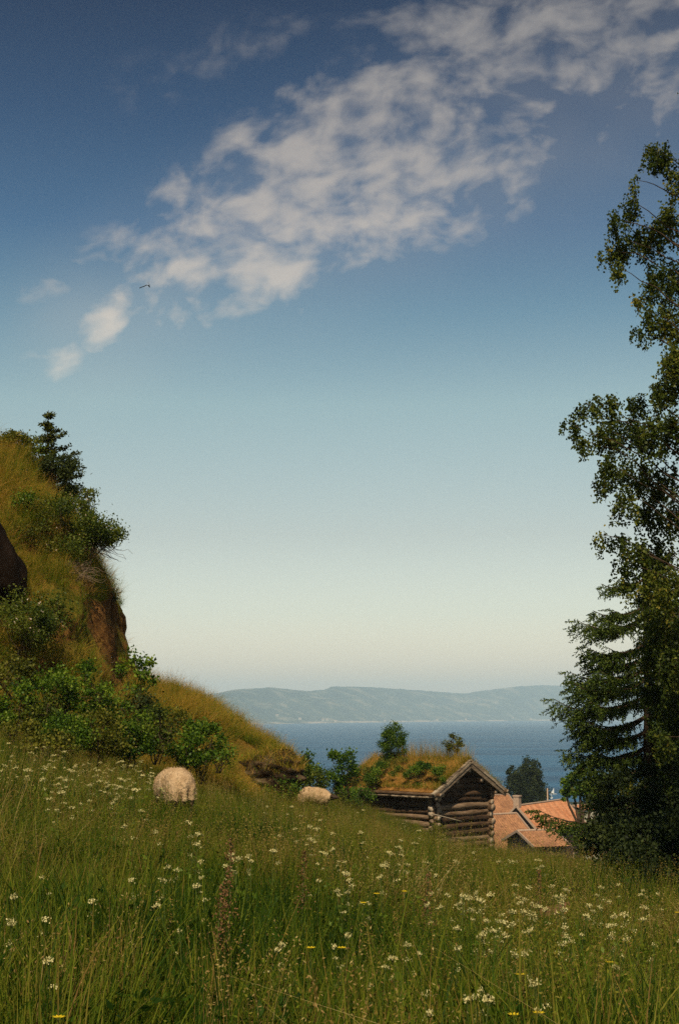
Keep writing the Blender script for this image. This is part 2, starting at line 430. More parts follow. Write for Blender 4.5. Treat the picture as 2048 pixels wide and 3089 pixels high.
# far shore
_sil = [(-900, 2120), (-300, 2112), (300, 2104), (600, 2101), (640, 2094), (715, 2081), (822, 2075), (937, 2086), (985, 2080), (1000, 2072), (1097, 2073), (1227, 2081), (1330, 2089), (1396, 2093),
        (1449, 2085), (1556, 2072), (1633, 2068), (1732, 2071), (1850, 2076), (2048, 2082), (2600, 2070), (3200, 2090)]
_SA = np.array([(a - 1024) / F for a, b in _sil]); _SR = np.array([b for a, b in _sil], float)
def shore_y(a): return np.interp(a, [-0.5, -0.07, 0.17, 0.5], [6300, 6700, 11500, 14500])
na, nt = 620, 70
A_ = np.linspace(-0.42, 0.44, na); T_ = np.linspace(0, 1, nt)
Vm = []
for ti in T_:
    for a in A_:
        sy = float(shore_y(a)); y = sy + ti * 2600 + 30 * fn(a * 90, 3)
        top = (2155 - float(np.interp(a, _SA, _SR))) / F * (sy + 1700)
        if ti < 0.66: prof = float(sstep(ti / 0.66)) * 0.8 + 0.2 * ti / 0.66
        else: prof = 1 - 0.5 * (ti - 0.66) / 0.34
        x = a * y
        q = 4 * prof * (1 - prof)
        nz = (0.30 * fn(x / 700, y / 500) + 0.16 * fn(x / 260, y / 200, 4) + 0.06 * fn(x / 90, y / 80, 9)) * q + 0.018 * fn(x / 60, y / 60, 2) + 0.010 * fn(x / 22, y / 60, 2)
        Vm.append((x, y, WZ + (top - WZ) * max(prof + nz, 0) - (2 if ti == 0 else 0)))
i = np.arange(na - 1)[None, :] + np.arange(nt - 1)[:, None] * na
m, t = material('forested_slopes', 0.95, 0.05)
c = t.ramp(t.noise(t.pos, 0.006, 6.0, 0.7), [(0.38, (0.006, 0.016, 0.006)), (0.52, (0.030, 0.050, 0.018)), (0.64, (0.20, 0.17, 0.10))])
s = t.node('ShaderNodeSeparateXYZ'); t.l.new(t.pos, s.inputs[0])
shore = t.math('MULTIPLY', t.smooth(s.outputs[2], WZ + 12, WZ + 5), t.smooth(t.noise(t.pos, 0.004, 4.0, 0.6), 0.42, 0.55))
c = t.mix(shore, c, (0.42, 0.33, 0.24))
t.put(t.bsdf.inputs['Base Color'], c)
mountains = npmesh('mountains', Vm, np.stack([i, i + 1, i + 1 + na, i + na], -1).reshape(-1, 4), m, smooth=True)
tag(mountains, kind='structure')
# the air over the fjord
hz_m = bpy.data.materials.new('fjord_haze'); hz_m.use_nodes = True
t = NT(hz_m.node_tree); t.n.clear()
pv = t.node('ShaderNodeVolumePrincipled'); pv.inputs['Color'].default_value = (0.60, 0.80, 0.95, 1); pv.inputs['Density'].default_value = 1.15e-4
pv.inputs['Anisotropy'].default_value = -0.3
o_ = t.node('ShaderNodeOutputMaterial'); t.l.new(pv.outputs[0], o_.inputs['Volume'])
hb = MB(); hb.box((0, 8000, 145), (24000, 16400, 410)); haze = hb.build('haze', hz_m)
tag(haze, kind='stuff')

# ------------------------------------------------------------------ foliage builders
def unit(v): return v / (np.linalg.norm(v, axis=-1, keepdims=True) + 1e-9)
def leaf_quads(C, L, W, up=0.35, down=0.0, fold=0.25):
    """one small folded diamond per leaf"""
    n = len(C)
    L = np.broadcast_to(L, n) * rng.uniform(0.7, 1.2, n); W = np.broadcast_to(W, n) * rng.uniform(0.75, 1.15, n)
    nor = unit(rng.normal(size=(n, 3)) + np.array([0, 0, up * 2.2]))
    d = unit(rng.normal(size=(n, 3)) + np.array([0, 0, -down * 2.5]))
    s = unit(np.cross(nor, d)); d = unit(np.cross(s, nor)) if down == 0 else d
    nn = np.cross(s, d)
    A = C; B = C + d * (L * 0.45)[:, None] + s * (W * 0.5)[:, None] + nn * (W * fold)[:, None]
    T = C + d * L[:, None]; D = C + d * (L * 0.45)[:, None] - s * (W * 0.5)[:, None] + nn * (W * fold)[:, None]
    V = np.stack([A, B, T, D], 1).reshape(-1, 3)
    return V, np.arange(4 * n).reshape(n, 4)
def leaves_object(name, C, L, W, mat, parent=None, up=0.35, down=0.0, tint=(0.5, 0.22), tint_add=None):
    C = np.asarray(C, float)
    V, Fq = leaf_quads(C, L, W, up, down)
    t = rng.normal(tint[0], tint[1], len(C))
    if tint_add is not None: t = t + tint_add
    return npmesh(name, V, Fq, mat, parent, tint=np.repeat(np.clip(t, 0, 1), 4))
def ball(n, r=1.0, shell=0.0):
    p = unit(rng.normal(size=(n, 3))); q = rng.uniform(shell, 1, n) ** (1 / 3.0)
    return p * q[:, None] * np.asarray(r)
def bend(a, b, n=7, sag=0.0, wob=0.06, up=0.0):
    a = np.asarray(a, float); b = np.asarray(b, float)
    t = np.linspace(0, 1, n)[:, None]
    L = np.linalg.norm(b - a)
    p = a + (b - a) * t
    p[:, 2] += (sag * L * (t[:, 0] * (1 - t[:, 0]) * 4)) + up * L * np.sin(t[:, 0] * pi) * 0.5
    w_ = np.cumsum(rng.normal(size=(n, 3)), 0) * wob * L / n ** 0.5
    w_ -= w_[0]; w_ -= t * w_[-1]
    return p + w_
def shrub(name, label, cat, base, w, h, mat='leaf', n=2600, leaf=0.06, subs=16, sub_r=0.20, flowers=0, petal='rose_petal', group=None,
          depth=None, stems=7, lean=(0, 0), tint=(0.5, 0.22), low=0.12, bare=0, shell=0.25, elong=1.0, bmat='bark', trunk_name='stem', crown_name='foliage', stem_r=0.012, petal_size=0.045):
    """a shrub or sapling: stems that fork towards clumps of leaves; origin at its foot"""
    root = empty(name, base, label, cat, group)
    depth = depth or w
    cs = ball(subs, 1.0, shell)
    cs[:, 2] = cs[:, 2] * 0.5 + 0.5
    taper = 1 - 0.45 * np.clip(cs[:, 2] - 0.45, 0, 1)
    cs = np.stack([cs[:, 0] * w / 2 * taper, cs[:, 1] * depth / 2 * taper, h * (low + (1 - low) * cs[:, 2]) * 0.94], 1)
    cs[:, 0] += lean[0] * cs[:, 2] / h; cs[:, 1] += lean[1] * cs[:, 2] / h
    per = rng.multinomial(n, rng.dirichlet(np.full(subs, 3.0)))
    pts = []; ta = []
    for c, k in zip(cs, per):
        r = sub_r * rng.uniform(0.65, 1.3)
        p = c + rng.normal(size=(k, 3)) * np.array([r, r, r * 0.75 * elong]) * 0.62
        pts.append(p); ta.append(np.full(k, rng.normal(0, 0.12)))
    pts = np.vstack(pts); ta = np.concatenate(ta)
    k = pts[:, 2] > 0.02; pts = pts[k]; ta = ta[k]
    leaves_object(crown_name, pts, leaf, leaf * 0.72, M[mat], root, tint=tint, tint_add=ta)
    st = MB()
    for i in range(min(stems, subs)):
        a = (rng.normal(0, 0.06 * w), rng.normal(0, 0.06 * w), -0.15)
        q = bend(a, cs[i], 7, 0, 0.10); st.tube(q, np.linspace(stem_r, stem_r * 0.35, 7), 5)
        for j in range(3):
            b = cs[rng.integers(subs)]
            if np.linalg.norm(b - cs[i]) < 0.6 * max(w, h): st.tube(bend(q[rng.integers(2, 6)], b, 5, 0, 0.1), np.linspace(stem_r * 0.5, 0.003, 5), 4)
    for j in range(bare):
        a = cs[rng.integers(subs)] * 0.6; st.tube(bend(a, a + np.array([rng.uniform(0.1, 0.5) * w, rng.normal(0, .1), rng.uniform(-0.35, 0.0) * h]), 6, 0, 0.2), np.linspace(0.008, 0.003, 6), 4)
    st.build(trunk_name, M[bmat], root, smooth=True)
    if flowers:
        f = pts[rng.choice(len(pts), flowers)] + rng.normal(size=(flowers, 3)) * 0.04 + np.array([0, -0.06, 0.03])
        f3 = np.repeat(f, 4, 0)
        leaves_object('blossom', f3, petal_size * 0.8, petal_size * 0.7, M[petal], root, up=0.1, tint=(0.6, 0.2))
    return root

# ------------------------------------------------------------------ grass clumps
def blades(n, radius, h, hv, width, lean, tint, tv, curl=0.35, seed=False, seed_tint=0.8):
    V, T = [], []
    r = radius * np.sqrt(rng.uniform(0, 1, n)); a = rng.uniform(0, 2 * pi, n)
    bx, by = r * np.cos(a), r * np.sin(a)
    H = h * np.clip(rng.normal(1, hv, n), 0.35, 1.7)
    da = a + rng.normal(0, 1.1, n); ln = np.abs(rng.normal(lean, lean * 0.6, n))
    wa = rng.uniform(0, pi, n)
    lv = np.array([0, 0.35, 0.7, 1.0]); wd = np.array([1.0, 0.9, 0.6, 0.12])
    Vs = np.zeros((n, 4, 2, 3))
    for k in range(4):
        t = lv[k]
        off = ln * H * (t * 0.5 + t * t * curl * 1.6)
        cx = bx + np.cos(da) * off; cyv = by + np.sin(da) * off
        cz = H * t * (1 - 0.35 * ln * t)
        ww = width * wd[k] / 2 * rng.uniform(0.8, 1.2, n)
        for sgn, q in ((-1, 0), (1, 1)):
            Vs[:, k, q, 0] = cx + sgn * ww * np.cos(wa); Vs[:, k, q, 1] = cyv + sgn * ww * np.sin(wa); Vs[:, k, q, 2] = cz
    V = Vs.reshape(-1, 3)
    b = np.arange(n)[:, None, None] * 8 + np.arange(3)[None, :, None] * 2 + np.array([0, 1, 3, 2])[None, None, :]
    Fq = b.reshape(-1, 4)
    tt = np.clip(rng.normal(tint, tv, n), 0, 1)
    T = np.repeat(tt, 8)
    if seed:
        tips = Vs[:, 3, 0, :]; dirs = unit(Vs[:, 3, 0, :] - Vs[:, 2, 0, :])
        k = 9; L = 0.11
        u = np.linspace(-0.9, 0.6, k)
        C = tips[:, None, :] + dirs[:, None, :] * (u * L)[None, :, None] + rng.normal(size=(n, k, 3)) * 0.006
        V2, F2 = leaf_quads(C.reshape(-1, 3), 0.015, 0.006, 0.0)
        Fq = np.vstack([Fq, F2 + len(V)]); V = np.vstack([V, V2])
        T = np.concatenate([T, np.repeat(np.clip(rng.normal(seed_tint, 0.07, len(F2)), 0, 1), 4)])
    return V, Fq, T
def join(parts):
    V, Fq, T = [], [], []; n = 0
    for v, f, t in parts: V.append(v); Fq.append(f + n); T.append(t); n += len(v)
    return np.vstack(V), np.vstack(Fq), np.concatenate(T)
def broad(n, radius, h, size, tint):
    C = np.stack([rng.normal(0, radius * 0.6, n), rng.normal(0, radius * 0.6, n), rng.uniform(0.1, h, n)], 1)
    V, Fq = leaf_quads(C, size, size * 0.5, 0.5)
    return V, Fq, np.repeat(np.clip(rng.normal(tint, 0.08, n), 0, 1), 4)
def scatter(name, clumps, mat, pts, idx, scl, zrot, tilt=0.2):
    """links ONE object whose points carry grass clumps (geometry nodes)"""
    c = bpy.data.collections.new(name + '_clumps')
    for i, (v, f, t) in enumerate(clumps):
        me = npmesh('%s_clump_%02d' % (name, i), v, f, mat, tint=t, link_it=False)
        c.objects.link(bpy.data.objects.new('%s_clump_%02d' % (name, i), me))
    n = len(pts)
    me = bpy.data.meshes.new(name); me.vertices.add(n); me.vertices.foreach_set('co', np.asarray(pts, np.float32).ravel())
    a = me.attributes.new('rot', 'FLOAT_VECTOR', 'POINT')
    a.data.foreach_set('vector', np.stack([rng.normal(0, tilt, n), rng.normal(0, tilt, n), zrot], 1).astype(np.float32).ravel())
    a = me.attributes.new('scl', 'FLOAT', 'POINT'); a.data.foreach_set('value', np.asarray(scl, np.float32))
    a = me.attributes.new('idx', 'INT', 'POINT'); a.data.foreach_set('value', np.asarray(idx, np.int32))
    o = link(name, me); me.materials.append(mat)
    g = bpy.data.node_groups.new(name + '_nodes', 'GeometryNodeTree')
    g.interface.new_socket('Geometry', in_out='INPUT', socket_type='NodeSocketGeometry')
    g.interface.new_socket('Geometry', in_out='OUTPUT', socket_type='NodeSocketGeometry')
    gi, go = g.nodes.new('NodeGroupInput'), g.nodes.new('NodeGroupOutput')
    ip = g.nodes.new('GeometryNodeInstanceOnPoints'); ci = g.nodes.new('GeometryNodeCollectionInfo')
    ci.inputs['Collection'].default_value = c; ci.inputs['Separate Children'].default_value = True; ci.inputs['Reset Children'].default_value = True
    ip.inputs['Pick Instance'].default_value = True
    def attr(nm, ty):
        q = g.nodes.new('GeometryNodeInputNamedAttribute'); q.data_type = ty; q.inputs['Name'].default_value = nm
        return [x for x in q.outputs if x.enabled and x.name == 'Attribute'][0]
    g.links.new(gi.outputs[0], ip.inputs['Points']); g.links.new(ci.outputs[0], ip.inputs['Instance'])
    g.links.new(attr('rot', 'FLOAT_VECTOR'), ip.inputs['Rotation']); g.links.new(attr('scl', 'FLOAT'), ip.inputs['Scale'])
    g.links.new(attr('idx', 'INT'), ip.inputs['Instance Index']); g.links.new(ip.outputs[0], go.inputs[0])
    md = o.modifiers.new('clumps', 'NODES'); md.node_group = g
    tag(o, kind='stuff')
    return o
def vnoise(x, y, s, z=0.0):
    return np.array([fn(a * s, b * s, z) for a, b in zip(x, y)])

# the meadow
cl = []
for k in range(4): cl.append(join([blades(44, 0.21, 0.36, 0.28, 0.0065, 0.42, 0.26, 0.10), blades(10, 0.20, 0.46, 0.2, 0.006, 0.22, 0.45, 0.10)]))       # lush
for k in range(4): cl.append(join([blades(34, 0.21, 0.34, 0.28, 0.006, 0.40, 0.34, 0.12), blades(12, 0.2, 0.50, 0.15, 0.0035, 0.14, 0.55, 0.08, seed=True, seed_tint=0.60)]))  # in seed
for k in range(3): cl.append(join([blades(26, 0.21, 0.32, 0.25, 0.006, 0.45, 0.36, 0.12), blades(18, 0.2, 0.53, 0.14, 0.003, 0.12, 0.62, 0.08, seed=True, seed_tint=0.74)]))    # red-brown seed
for k in range(3): cl.append(join([blades(30, 0.2, 0.36, 0.25, 0.006, 0.65, 0.40, 0.12, curl=0.6), blades(14, 0.2, 0.42, 0.2, 0.005, 0.8, 0.90, 0.06, curl=0.8)]))       # straw, bent
for k in range(3): cl.append(join([blades(26, 0.2, 0.30, 0.3, 0.007, 0.35, 0.28, 0.1), broad(44, 0.2, 0.30, 0.050, 0.10)]))                                   # weeds
P_, S_ = [], []
def fill(y0, y1, dens, sc, k=0.36):
    n = int(0.5 * (y1 ** 2 - y0 ** 2) * 2 * k * dens)
    y = np.sqrt(rng.uniform(y0 ** 2, y1 ** 2, n)); x = y * rng.uniform(-k, k, n)
    P_.append(np.stack([x, y], 1)); S_.append(np.full(n, sc))
fill(2.2, 14, 50, 0.92); fill(14, 30, 28, 1.0); fill(30, 67, 20, 1.05)
XY = np.vstack(P_); SC = np.concatenate(S_)
keep = hill(XY[:, 0], XY[:, 1]) < 0.15
XY = XY[keep]; SC = SC[keep]
x, y = XY.T
na_ = vnoise(x, y, 0.22) + 0.6 * vnoise(x, y, 0.6, 5); nb_ = vnoise(x, y, 0.35, 9) + 0.5 * vnoise(x, y, 1.1, 7); nc_ = vnoise(x, y, 0.5, 3)
u = rng.uniform(0, 1, len(x))
seedy = np.clip(0.36 + 0.9 * nb_ + 0.16 * (y > 12) - 0.22 * (y < 10), 0.05, 0.85)
idx = np.where(u < seedy * 0.55, rng.integers(4, 8, len(x)), np.where(u < seedy, rng.integers(8, 11, len(x)), rng.integers(0, 4, len(x))))
straw = (nc_ > 0.14) & (rng.uniform(0, 1, len(x)) < 0.50); idx = np.where(straw & (y < 14), rng.integers(11, 14, len(x)), idx)
idx = np.where(rng.uniform(0, 1, len(x)) < 0.26, rng.integers(14, 17, len(x)), idx)
sc = SC * (1 + 0.42 * na_) * rng.uniform(0.6, 1.28, len(x))
sc = sc * np.interp(y, [16, 28, 50], [1.0, 0.80, 0.60])
for (sx_, sy_, f_) in ((P(562, 2486, 20).x, 19.2, 0.25), (P(962, 2440, 38).x, 37.2, 0.6)):      # cropped by the sheep
    sc = sc * (1 - (1 - f_) * np.exp(-(((x - sx_) / 0.38) ** 2 + ((y - sy_) / 1.3) ** 2)))
zz_ = G(x, y)
scatter('meadow_grass', cl, M['grass'], np.stack([x, y, zz_ - 0.02], 1), idx, sc, rng.uniform(0, 2 * pi, len(x)))

# dry grass on the hill
hc = []
for k in range(4): hc.append(join([blades(40, 0.16, 0.24, 0.3, 0.006, 0.55, 0.20, 0.16, curl=0.5), blades(10, 0.15, 0.36, 0.2, 0.003, 0.25, 0.55, 0.1, seed=True, seed_tint=0.65)]))
for k in range(3): hc.append(join([blades(40, 0.16, 0.22, 0.3, 0.006, 0.75, 0.60, 0.14, curl=0.6)]))
n = 42000
x = rng.uniform(-15, 0.8, n); y = rng.uniform(24, 48, n)
hh = hill(x, y); e_ = 0.12
gx = (GH(x + e_, y) - GH(x - e_, y)) / (2 * e_); gy = (GH(x, y + e_) - GH(x, y - e_)) / (2 * e_)
nz = 1 / np.sqrt(1 + gx ** 2 + gy ** 2)
rocky = vnoise(x, y, 0.55, 2) + 0.5 * vnoise(x, y, 1.3, 6)
mx_, mz_ = P(808, 2345, 36.5).x, 35.2
keep = (hh > 0.12) & (nz > 0.12 + 0.30 * np.clip(rocky, 0, 1)) & (rocky < 0.45) & (x > -0.30 * y) & (gx > np.where(rng.uniform(0, 1, n) < 0.3, -3.0, -1.3)) & ~((np.sqrt((x - ROCKC[0]) ** 2 + (y - ROCKC[1]) ** 2 + (GH(x, y) - ROCKC[2]) ** 2) < 1.25) & (rng.uniform(0, 1, n) < 0.88)) & ~((np.abs(x - mx_) < 0.85) & (np.abs(y - mz_) < 1.3))
x, y = x[keep], y[keep]
pv_ = vnoise(x, y, 0.4, 12)
idx = np.where(pv_ + rng.normal(0, 0.2, len(x)) > 0.16, rng.integers(4, 7, len(x)), rng.integers(0, 4, len(x)))
pts = hill_disp(np.stack([x, y, GH(x, y)], 1)); pts[:, 2] -= 0.03
scatter('hill_grass', hc, M['dry'], pts, idx, rng.uniform(0.55, 1.45, len(x)), rng.uniform(0, 2 * pi, len(x)), 0.3)

# ------------------------------------------------------------------ the log cabin
def log_mat(name, a, b, c):
    m, t = material(name, 0.9, 0.1)
    v = tint_attr(t)
    tco = t.node('ShaderNodeTexCoord')
    mp = t.node('ShaderNodeMapping'); t.l.new(tco.outputs['Object'], mp.inputs[0]); mp.inputs['Scale'].default_value = (1, 1, 7)
    n = t.noise(mp.outputs[0], 3.0, 5.0, 0.65)
    n2 = t.noise(t.pos, 1.1, 3.0)
    f = t.math('ADD', t.math('MULTIPLY', n, 0.6), t.math('ADD', t.math('MULTIPLY', v, 0.35), t.math('MULTIPLY', n2, 0.35)))
    t.put(t.bsdf.inputs['Base Color'], t.ramp(f, [(0.42, a), (0.62, b), (0.86, c)]))
    bp = t.node('ShaderNodeBump'); bp.inputs['Strength'].default_value = 0.7; bp.inputs['Distance'].default_value = 0.03
    t.put(bp.inputs['Height'], n); t.l.new(bp.outputs[0], t.bsdf.inputs['Normal'])
    return m
M['log'] = log_mat('weathered_log', (0.016, 0.010, 0.007), (0.095, 0.055, 0.030), (0.28, 0.19, 0.12))
M['log_end'] = log_mat('log_end_grain', (0.14, 0.09, 0.055), (0.34, 0.24, 0.16), (0.52, 0.42, 0.31))
M['board'] = log_mat('grey_board', (0.05, 0.035, 0.022), (0.19, 0.14, 0.095), (0.40, 0.32, 0.23))

CW, CLn = 3.5, 4.7
cab = empty('log_cabin', (P(1310, 2500, 60).x, 60, -6.1), 'small old log cabin with a grassy turf roof at the meadow edge', 'cabin', rz=R(45))
# local axes: +x along the gable (away to the right), +y along the long wall (away to the left)
ZW = 2.95; PIT = 0.27; RISE = 0.97; zr_ = 4.30
def log_line(a, b, r, seed, k=15):
    p = bend(a, b, k, 0, 0.004); p[:, 2] += 0.026 * np.sin(np.linspace(0, 4 + seed % 3, k) + seed * 2.1)
    rr = r * (1 + 0.10 * np.sin(np.linspace(0, 9, k) * 1.3 + seed) + rng.normal(0, 0.035, k)) * rng.uniform(0.86, 1.07) * np.linspace(1.06 if seed % 2 else 0.92, 0.92 if seed % 2 else 1.06, k)
    return p, rr
def wall(name, p0, p1, z0, n, off, ext=0.24, label=None):
    mb = MB()
    d = unit(np.array(p1) - np.array(p0))
    for i in range(n):
        z = z0 + off + i * PIT
        e0, e1 = ext * rng.uniform(0.75, 1.25), ext * rng.uniform(0.75, 1.25)
        a = np.append(np.array(p0) - d * e0, z); b = np.append(np.array(p1) + d * e1, z)
        p, rr = log_line(a, b, 0.136, i)
        mb.tube(p, rr, 10, rng.uniform(0.1, 0.9), cap_m=1)
    return mb.build(name, [M['log'], M['log_end']], cab, smooth=True)
wall('gable_wall', (0, 0), (CW, 0), 0.1, 11, 0.0)
wall('back_wall', (0, CLn), (CW, CLn), 0.1, 11, 0.0)
wall('side_wall', (0, 0), (0, CLn), 0.1, 11, PIT / 2)
wall('side_wall', (CW, 0), (CW, CLn), 0.1, 11, PIT / 2)
def gable_tri(y):
    mb = MB()
    for i in range(5):
        z = 0.1 + (11 + i) * PIT
        hw = (zr_ - 0.45 - z) / RISE * (CW / 2)
        if hw < 0.2: continue
        p, rr = log_line((CW / 2 - hw, y, z), (CW / 2 + hw, y, z), 0.145, i); mb.tube(p, rr, 10, rng.uniform(0.0, 0.5))
    return mb.build('gable_top', M['log'], cab, smooth=True)
gable_tri(0.0); gable_tri(CLn)
mb = MB(); mb.box((CW / 2, CLn / 2, 1.6), (CW - 0.06, CLn - 0.06, 3.0)); mb.build('inner_wall', M['log'], cab)
OV, OG = 0.46, 0.50
slope = RISE / (CW / 2)
def roof_side(sgn):
    """turf slab with a ragged top, from the ridge down to one eave"""
    xs_ = np.linspace(0, CW / 2 + OV, 26); ys_ = np.linspace(-OG, CLn + OG, 60)
    V, Fq = [], []
    for layer in (0, 1):
        for yv in ys_:
            for xv in xs_:
                q = 0.08 * fn(xv * 2.2 + 9 * sgn, yv * 2.2) + 0.05 * fn(xv * 6, yv * 6, sgn)
                edge = min(1.0, (yv + OG) / 0.4 + 0.15, (CLn + OG - yv) / 0.4 + 0.15, (CW / 2 + OV - xv) / 0.35 + 0.2)
                th = (0.10 + 0.18 * edge + q * edge) if layer else 0.0
                ridge = -0.05 * math.exp(-(xv / 0.2) ** 2) * layer
                V.append((CW / 2 + sgn * xv, yv, zr_ - 0.30 - xv * slope + th + ridge))
    nx, ny = len(xs_), len(ys_); N = nx * ny
    for j in range(ny - 1):
        for i in range(nx - 1):
            a = j * nx + i
            f = (a, a + 1, a + 1 + nx, a + nx)
            Fq.append(tuple(reversed(f)) if sgn > 0 else f); f2 = tuple(q + N for q in f); Fq.append(f2 if sgn > 0 else tuple(reversed(f2)))
    for j in range(ny - 1):
        for i in (0, nx - 1):
            a = j * nx + i; Fq.append((a, a + nx, a + nx + N, a + N))
    for i in range(nx - 1):
        for j in (0, ny - 1):
            a = j * nx + i; Fq.append((a, a + 1, a + 1 + N, a + N))
    m_ = MB(); m_.add(V, Fq)
    return m_.build('turf', M['turf'], None, smooth=True)
roof = MB()
for sgn in (-1, 1):
    ang = math.atan(slope)
    Lr = (CW / 2 + OV + 0.05) / cos(ang)
    rot = Matrix.Rotation(ang * sgn, 3, 'Y')
    for k, yv in enumerate(np.linspace(-OG + 0.08, CLn + OG - 0.08, 30)):
        cx_ = (CW / 2 + OV + 0.05) / 2
        roof.box((CW / 2 + sgn * cx_, yv, zr_ - 0.345 - cx_ * slope), (Lr * rng.uniform(0.99, 1.02), 0.175, 0.035), rot, rng.uniform(0, 1))
roof_o = roof.build('roof', M['board'], cab)
for sgn in (-1, 1): roof_side(sgn).parent = roof_o
for yv, lb in ((-OG - 0.03, 1), (CLn + OG + 0.03, 0)):
    for sgn in (-1, 1):
        ang = math.atan(slope); rot = Matrix.Rotation(ang * sgn, 3, 'Y'); cx_ = (CW / 2 + OV) / 2
        b_ = MB(); Lr = (CW / 2 + OV + 0.16) / cos(ang)
        b_.box((CW / 2 + sgn * (cx_ + 0.03), yv, zr_ - 0.33 - cx_ * slope), (Lr, 0.045, 0.20), rot, 0.45)
        ca, sa = cos(ang), sin(ang)
        for (dn, dy_, wd_, hh_, nseg) in ((0.12, -0.035 if lb else 0.035, 0.05, 0.085, 3), (0.20, 0.05 if lb else -0.05, 0.16, 0.05, 4)):
            for k in range(nseg):          # short weathered lengths, none quite in line
                u_ = (k + 0.5) / nseg * Lr; jz = rng.normal(0, 0.012)
                rot2 = Matrix.Rotation((ang + rng.normal(0, 0.012)) * sgn, 3, 'Y')
                b_.box((CW / 2 + sgn * (u_ * ca + 0.03), yv + dy_ + rng.normal(0, 0.004), zr_ - 0.33 + dn - u_ * sa + jz), (Lr / nseg * rng.uniform(0.95, 0.995), wd_, hh_ * rng.uniform(0.8, 1.15)), rot2, rng.uniform(0.35, 1.0))
        b_.build('barge_board', M['board'], cab)
for sgn in (-1, 1):
    e_b = MB(); xe = CW / 2 + sgn * (CW / 2 + OV - 0.02); ze = zr_ - 0.24 - (CW / 2 + OV) * slope
    e_b.tube(bend((xe, -OG - 0.25, ze), (xe, CLn + OG + 0.2, ze), 9, 0, 0.004), 0.075, 8, 0.5, cap_m=1); e_b.build('eave_log', [M['log'], M['log_end']], cab, smooth=True)
for xv in (0.0, CW * 0.27, CW / 2, CW * 0.73, CW):
    z = zr_ - 0.52 - abs(xv - CW / 2) * slope
    pl = MB(); pl.tube(bend((xv, -OG + 0.02, z), (xv, CLn + OG - 0.02, z), 5, 0, 0.0), 0.10, 10, 0.5, cap_m=1); pl.build('purlin', [M['log'], M['log_end']], cab, smooth=True)
# grass and herbs rooted in the turf
def roof_pt(n, side=None, xr=(0, 1), yr=(0, 1)):
    sgn = np.where(rng.uniform(0, 1, n) < 0.62, -1, 1) if side is None else np.full(n, side)
    xv = rng.uniform(*xr, n) * (CW / 2 + OV - 0.03); yv = -OG + 0.03 + rng.uniform(*yr, n) * (CLn + 2 * OG - 0.06)
    return np.stack([CW / 2 + sgn * xv, yv, zr_ - 0.30 - xv * slope + 0.24], 1)
def roof_blades(pts, h, w_, lean, tint, tv, seed=False):
    out = []
    v, f, t = blades(len(pts), 0.001, h, 0.35, w_, lean, tint, tv, 0.5, seed)
    nb = len(pts)
    v = v.copy(); v[:nb * 8] += np.repeat(pts, 8, 0)
    if seed: v[nb * 8:] += np.repeat(pts, 36, 0)
    return v, f, t
a_ = roof_blades(np.vstack([roof_pt(9500), roof_pt(1600, None, (0, 1), (0, 0.03)), roof_pt(1200, None, (0.93, 1.0))]), 0.20, 0.011, 0.7, 0.50, 0.28)
b_ = roof_blades(roof_pt(3600, None, (0, 0.6)), 0.30, 0.010, 0.35, 0.70, 0.2, True)
c_ = roof_blades(roof_pt(900, None, (0, 0.16), (0.0, 0.75)), 0.60, 0.009, 0.25, 0.62, 0.2, True)
v, f, t = join([a_, b_, c_])
npmesh('turf_grass', v, f, M['dry'], roof_o, tint=t)['kind'] = 'stuff'
C2W = Matrix.Translation(cab.location) @ Matrix.Rotation(R(45), 4, 'Z')
def rw(x, y, dz=0.0):
    return C2W @ Vector((x, y, zr_ - 0.10 - abs(x - CW / 2) * slope + dz))
G_RS = 'saplings rooted in the turf roof'
shrub('birch_sapling', 'tall bushy green birch sapling growing out of the turf roof', 'sapling', rw(1.3, 3.5, -0.1), 1.15, 2.15, 'leaf', 8200, 0.062, 90, 0.16, depth=1.1, low=0.04, shell=0.0, tint=(0.42, 0.24), trunk_name='trunk')
shrub('young_sapling', 'thin straggly sapling on the roof ridge beside the gable', 'sapling', rw(1.75, 0.45, -0.05), 0.85, 1.3, 'olive', 1300, 0.07, 22, 0.11, low=0.25, tint=(0.35, 0.2), trunk_name='trunk')
for (x_, y_, w_, h_, n_, lb, mt) in [
        (0.15, 4.3, 1.7, 0.75, 3000, 'green leafy shrub spreading over the far left end of the turf roof', 'olive'),
        (0.15, 2.9, 1.9, 1.0, 5200, 'green shrub hanging over the eave left of the bare orange turf patch', 'leaf'),
        (0.0, 0.5, 2.1, 1.15, 7600, 'dense green shrub drooping over the eave beside the front barge board', 'leaf'),
        (1.1, 2.5, 1.4, 0.6, 2200, 'low green shrub on the middle of the turf roof', 'olive'),
        (1.2, 3.7, 1.3, 0.6, 2200, 'small shrub at the foot of the birch sapling on the roof', 'olive')]:
    shrub('roof_shrub', lb, 'shrub', rw(x_, y_, -0.25), w_, h_, mt, n_, 0.065, 18, 0.16, stems=6, low=0.02, group='shrubs growing on the turf roof', tint=(0.5, 0.22), shell=0.4)
# pole leaning on the corner
a_ = P(1302, 2455, 59.1); b_ = P(1392, 2478, 60.4)
pl = MB(); pl.tube(bend(a_, b_, 5, 0, 0.005), 0.028, 7, 0.9); tag(pl.build('wooden_pole', M['board'], None, True), 'thin pale wooden pole lying across the logs at the cabin corner', 'pole')

